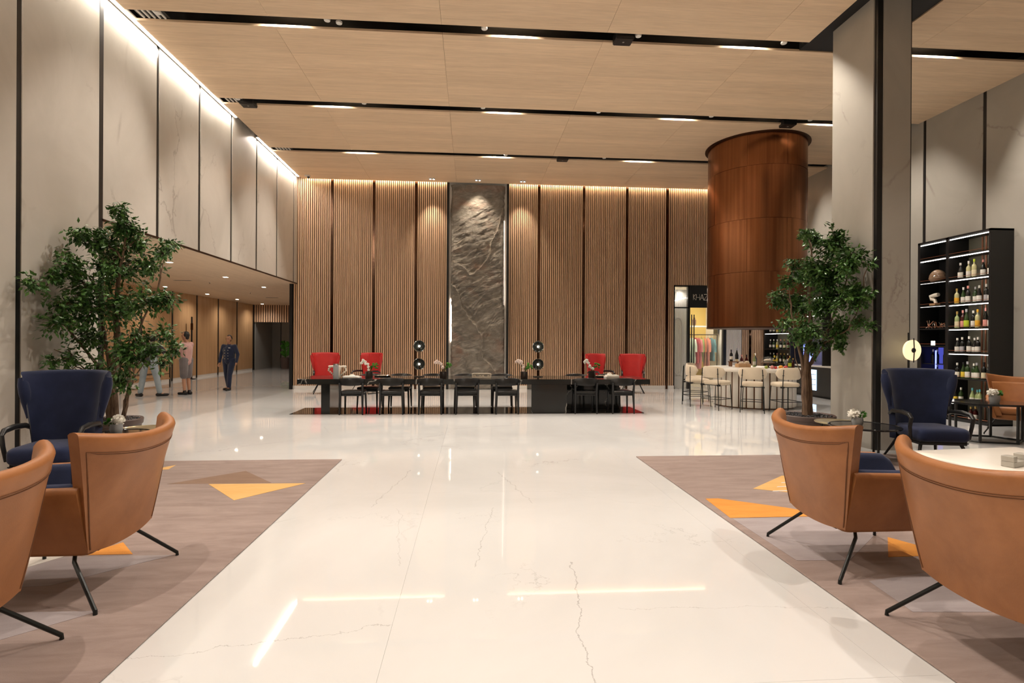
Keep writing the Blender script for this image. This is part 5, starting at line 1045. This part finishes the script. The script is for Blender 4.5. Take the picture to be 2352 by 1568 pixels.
def person(lab, loc, rz, J, skin, hair, tops, facev, scale=1.0, shorts=False, hairlong=0):
    t = thing('person', lab, 'person', loc, rz); t.scale = (scale,) * 3; V = {k: Vector(v) for k, v in J.items()}
    b = MB(); b.cap(V['pel'], V['chest'], .115, .125); b.cap(V['chest'], V['neck'], .11, .055); b.cap(V['neck'], V['head'] - Vector((0, 0, .05)), .05, .05); head(b, V['head'], facev)
    for s in 'LR':
        b.cap(V['sh' + s], V['el' + s], .048, .038); b.cap(V['el' + s], V['wr' + s], .036, .025); b.cap(V['hip' + s], V['kn' + s], .08, .052); b.cap(V['kn' + s], V['kn' + s].lerp(V['an' + s], .35), .05, .052); b.cap(V['kn' + s].lerp(V['an' + s], .35), V['an' + s], .052, .034)
        b.cap(V['chest'] + Vector((0, 0, .06)), V['sh' + s], .08, .05); hand(b, V['wr' + s], V['ha' + s] if 'ha' + s in V else (V['wr' + s] - V['el' + s]), V.get('out' + s, Vector((0, 1, 0))))
        b.cap(V['an' + s], V['an' + s] + Vector(J['toe' + s]) * .12 - Vector((0, 0, .04)), .034, .03)
    remesh(b, 'body', skin, t, .008); eyes(t, V['head'], facev)
    sh_, pa, so_ = tops
    c = MB(); c.cap(V['pel'] + Vector((0, 0, -.02)), V['pel'].lerp(V['chest'], .5), .152, .142); c.cap(V['pel'].lerp(V['chest'], .5), V['chest'], .142, .152); c.cap(V['chest'] + Vector((0, 0, .03)), V['neck'] - Vector((0, 0, .05)), .13, .07)
    for s in 'LR':
        sd = (V['sh' + s] - V['chest']); sd.z = 0; sd.normalize()
        c.cap(V['pel'] + sd * .05, V['chest'] + sd * .075, .125, .12); c.cap(V['chest'] + Vector((0, 0, .05)), V['sh' + s], .10, .068); e = V['el' + s] if sh_[1] != 'long' else V['el' + s]
        if sh_[1] == 'long': c.cap(V['sh' + s], V['el' + s], .068, .055); c.cap(V['el' + s], V['el' + s].lerp(V['wr' + s], .93), .055, .042)
        else: c.cap(V['sh' + s], V['sh' + s].lerp(V['el' + s], .8), .07, .062)
    remesh(c, 'jacket' if sh_[1] == 'long' else 'shirt', sh_[0], t, .012)
    p = MB()
    p.cap(V['hipL'] + Vector((0, 0, .05)), V['hipR'] + Vector((0, 0, .05)), .12, .12)
    for s in 'LR':
        k = V['kn' + s]
        if shorts: p.cap(V['hip' + s], V['hip' + s].lerp(k, .92), .115, .095)
        else: p.cap(V['hip' + s], k, .112, .078); p.cap(k, k.lerp(V['an' + s], .97) + Vector((0, 0, .03)), .078, .066)
    remesh(p, 'shorts' if shorts else 'trousers', pa, t, .012)
    for s in 'LR':
        q = MB(); a = V['an' + s].copy(); a.z = 0; shoe(q, a, J['toe' + s]); remesh(q, 'shoe', so_, t, .01)
    hc = V['head']; f = Vector(facev).normalized(); h = MB()
    for k in range(9):
        a = k / 8 * pi; side = f.cross(Vector((0, 0, 1))); h.cap(hc - f * .03 + Vector((0, 0, .06)), hc - f * (.045 + .0 * k) + side * cos(a) * .055 + Vector((0, 0, .03 + .075 * sin(a))), .06, .042)
    h.cap(hc - f * .05 + Vector((0, 0, .05)), hc - f * .06 - Vector((0, 0, .035)), .066, .05); h.cap(hc + f * .03 + Vector((0, 0, .105)), hc - f * .02 + Vector((0, 0, .10)), .034, .05)
    remesh(h, 'hair', hair, t, .009)
    return t
DEN = fabric('pale_denim', (.28, .34, .38), (.40, .47, .51), 90, .9, 0); GSH = fabric('dark_grey_cotton', (.035, .035, .04), (.055, .055, .06)); PINK = fabric('pink_linen', (.52, .31, .29), (.60, .37, .34)); GREY = fabric('grey_cotton', (.15, .135, .14), (.21, .19, .19)); NAVYU = fabric('uniform_navy', (.012, .018, .042), (.018, .026, .06)); SHOE = mat('black_shoe', (.012, .012, .012), .4)
base = dict(pel=(0, 0, .98), chest=(0, 0, 1.30), neck=(0, 0, 1.50), head=(0, 0, 1.64), hipL=(-.10, 0, .92), hipR=(.10, 0, .92), shL=(-.19, 0, 1.42), shR=(.19, 0, 1.42))
# 1: man in dark T-shirt and jeans, legs apart, bending forward away from us
J = dict(base); J.update(chest=(.02, .10, 1.27), neck=(.02, .20, 1.42), head=(.0, .30, 1.50), shL=(-.18, .13, 1.36), shR=(.20, .13, 1.36), elL=(-.22, .30, 1.14), wrL=(-.10, .46, 1.10), elR=(.36, .12, 1.14), wrR=(.24, .26, 1.02), knL=(-.15, .03, .50), knR=(.19, .02, .50), anL=(-.20, 0, .08), anR=(.27, 0, .08), toeL=(-.75, .65, 0), toeR=(.9, .45, 0))
person('man in dark T-shirt and pale jeans standing with legs apart behind the tree', (-8.64, 15.38, 0), radians(8), J, SKIN, HAIR, ((GSH, 'short'), DEN, SHOE), (0.1, 1, 0), 1.0)
# 2: man in pink shirt and grey shorts, seen from the side looking left
J = dict(base); J.update(pel=(0, .02, .97), head=(-.04, 0, 1.64), elL=(-.20, .16, 1.15), wrL=(-.28, .36, 1.18), elR=(.20, .10, 1.13), wrR=(.10, .33, 1.16), outL=(0, 0, 1), outR=(0, 0, 1), knL=(-.06, .03, .50), knR=(.07, -.01, .50), anL=(-.06, 0, .08), anR=(.06, -.05, .08), toeL=(0, 1, 0), toeR=(.2, 1, 0))
p2 = person('man in pink shirt and grey shorts with sunglasses on his head, hands raised', (-7.91, 15.86, 0), radians(78), J, SKIN, HAIR, ((PINK, 'short'), GREY, SHOE), (0, 1, 0), .985, True)
g_ = MB(); g_.tube([(-.105, .04, 1.745), (-.06, .105, 1.74), (.0, .115, 1.74), (.06, .105, 1.74), (.03, .04, 1.745)], .010, 6); g_.build('sunglasses', 'black', p2)
# 3: staff member in navy double-breasted uniform walking towards us
J = dict(base); J.update(elL=(-.28, -.02, 1.16), wrL=(-.29, .08, .90), elR=(.27, .0, 1.16), wrR=(.27, .08, .90), outL=(.6, .8, 0), outR=(-.6, .8, 0), head=(.0, .03, 1.64), knL=(-.08, .10, .50), knR=(.08, .0, .49), anL=(-.06, .10, .08), anR=(.10, -.14, .09), toeL=(-.1, 1, 0), toeR=(.3, 1, 0))
p3 = person('staff member in navy double-breasted uniform walking through the corridor', (-7.33, 17.2, 0), radians(172), J, SKIN2, HAIR, ((NAVYU, 'long'), NAVYU, SHOE), (0, 1, 0), .94)
M['brassb'] = mat('brass_button', (.8, .7, .45), .3, .8)
for sx in (-1, 1):
    for k in range(4): MB().ball((sx * .055, .165 - .004 * abs(k - 2), 1.02 + k * .09), .011, 8, 6).build('button', 'brassb', p3)
box('name_badge', 'bone', -.13, -.07, .155, .165, 1.36, 1.38, p3, smooth=False)

# ------------------------------------------------------------------ console in the corridor and plant beyond
t = thing('console_table', 'slim black framed console with wooden shelves behind the jeans man', 'console', (-10.1, 17.6, 0), radians(75))
for x in (-.9, .9):
    for y in (-.18, .18): box('leg', 'black', x - .015, x + .015, y - .015, y + .015, 0, .98, t, smooth=False)
for z in (.25, .78): box('shelf', 'panelwood', -.9, .9, -.19, .19, z, z + .05, t, smooth=False)
for z in (.42, .96): MB().box(-.9, .9, -.195, -.175, z, z + .02).box(-.9, .9, .175, .195, z, z + .02).build('rail', 'black', t, smooth=False)
for k, x in enumerate((-.45, -.1, .3)):
    o = thing('parcel', f'{["left", "middle", "right"][k]} pale box on the upper console shelf', 'box', (-10.1 + x * .26, 17.6 + x * .97, .83), radians(75)); box('carton', 'bone', -.12, .12, -.1, .1, 0, .10 + .02 * k, o, bevel=(.004, 1)); box('lid', 'white', -.123, .123, -.103, .103, .08 + .02 * k, .10 + .02 * k + .002, o, smooth=False)
o = thing('standing_pole', 'tall thin dark pole standing against the corridor panels', 'pole', (-10.75, 21.95, 0)); MB().cyl((0, 0, 0), (0, 0, 2.4), .03).build('shaft', 'black', o); MB().lathe([(.14, 0), (.14, .02), (.03, .04)], n=16).build('foot', 'black', o); MB().cyl((0, 0, 1.9), (0, 0, 2.15), .045).build('collar', 'bronze', o)
t = thing('potted_plant', 'small potted plant standing in the dark passage at corridor end', 'plant', (-9.75, 29.6, 0)); MB().lathe([(0, 0), (.2, 0), (.28, .6), (.24, .6), (0, .55)], n=20).build('pot', 'potclay', t)
g = MB(); rn = random.Random(2)
for k in range(26):
    a = rn.uniform(0, 2 * pi); L = rn.uniform(.25, .5); h0 = rn.uniform(.6, 1.3); d = Vector((cos(a), sin(a), 0)); sd = Vector((-sin(a), cos(a), 0)) * .05; p = Vector((0, 0, h0)); g.add([p, p + d * L * .4 + Vector((0, 0, .25)) + sd, p + d * L * .75 + Vector((0, 0, .15)), p + d * L * .4 + Vector((0, 0, .25)) - sd], [(0, 1, 2), (0, 2, 3)])
g.tube([(0, 0, .5), (0, 0, 1.4)], .02, 6); g.build('leaves', 'green', t, smooth=False)
spot('lamp', t, (.4, -.8, 3.2), 3, 90, .8, target=(0, 0, 1))
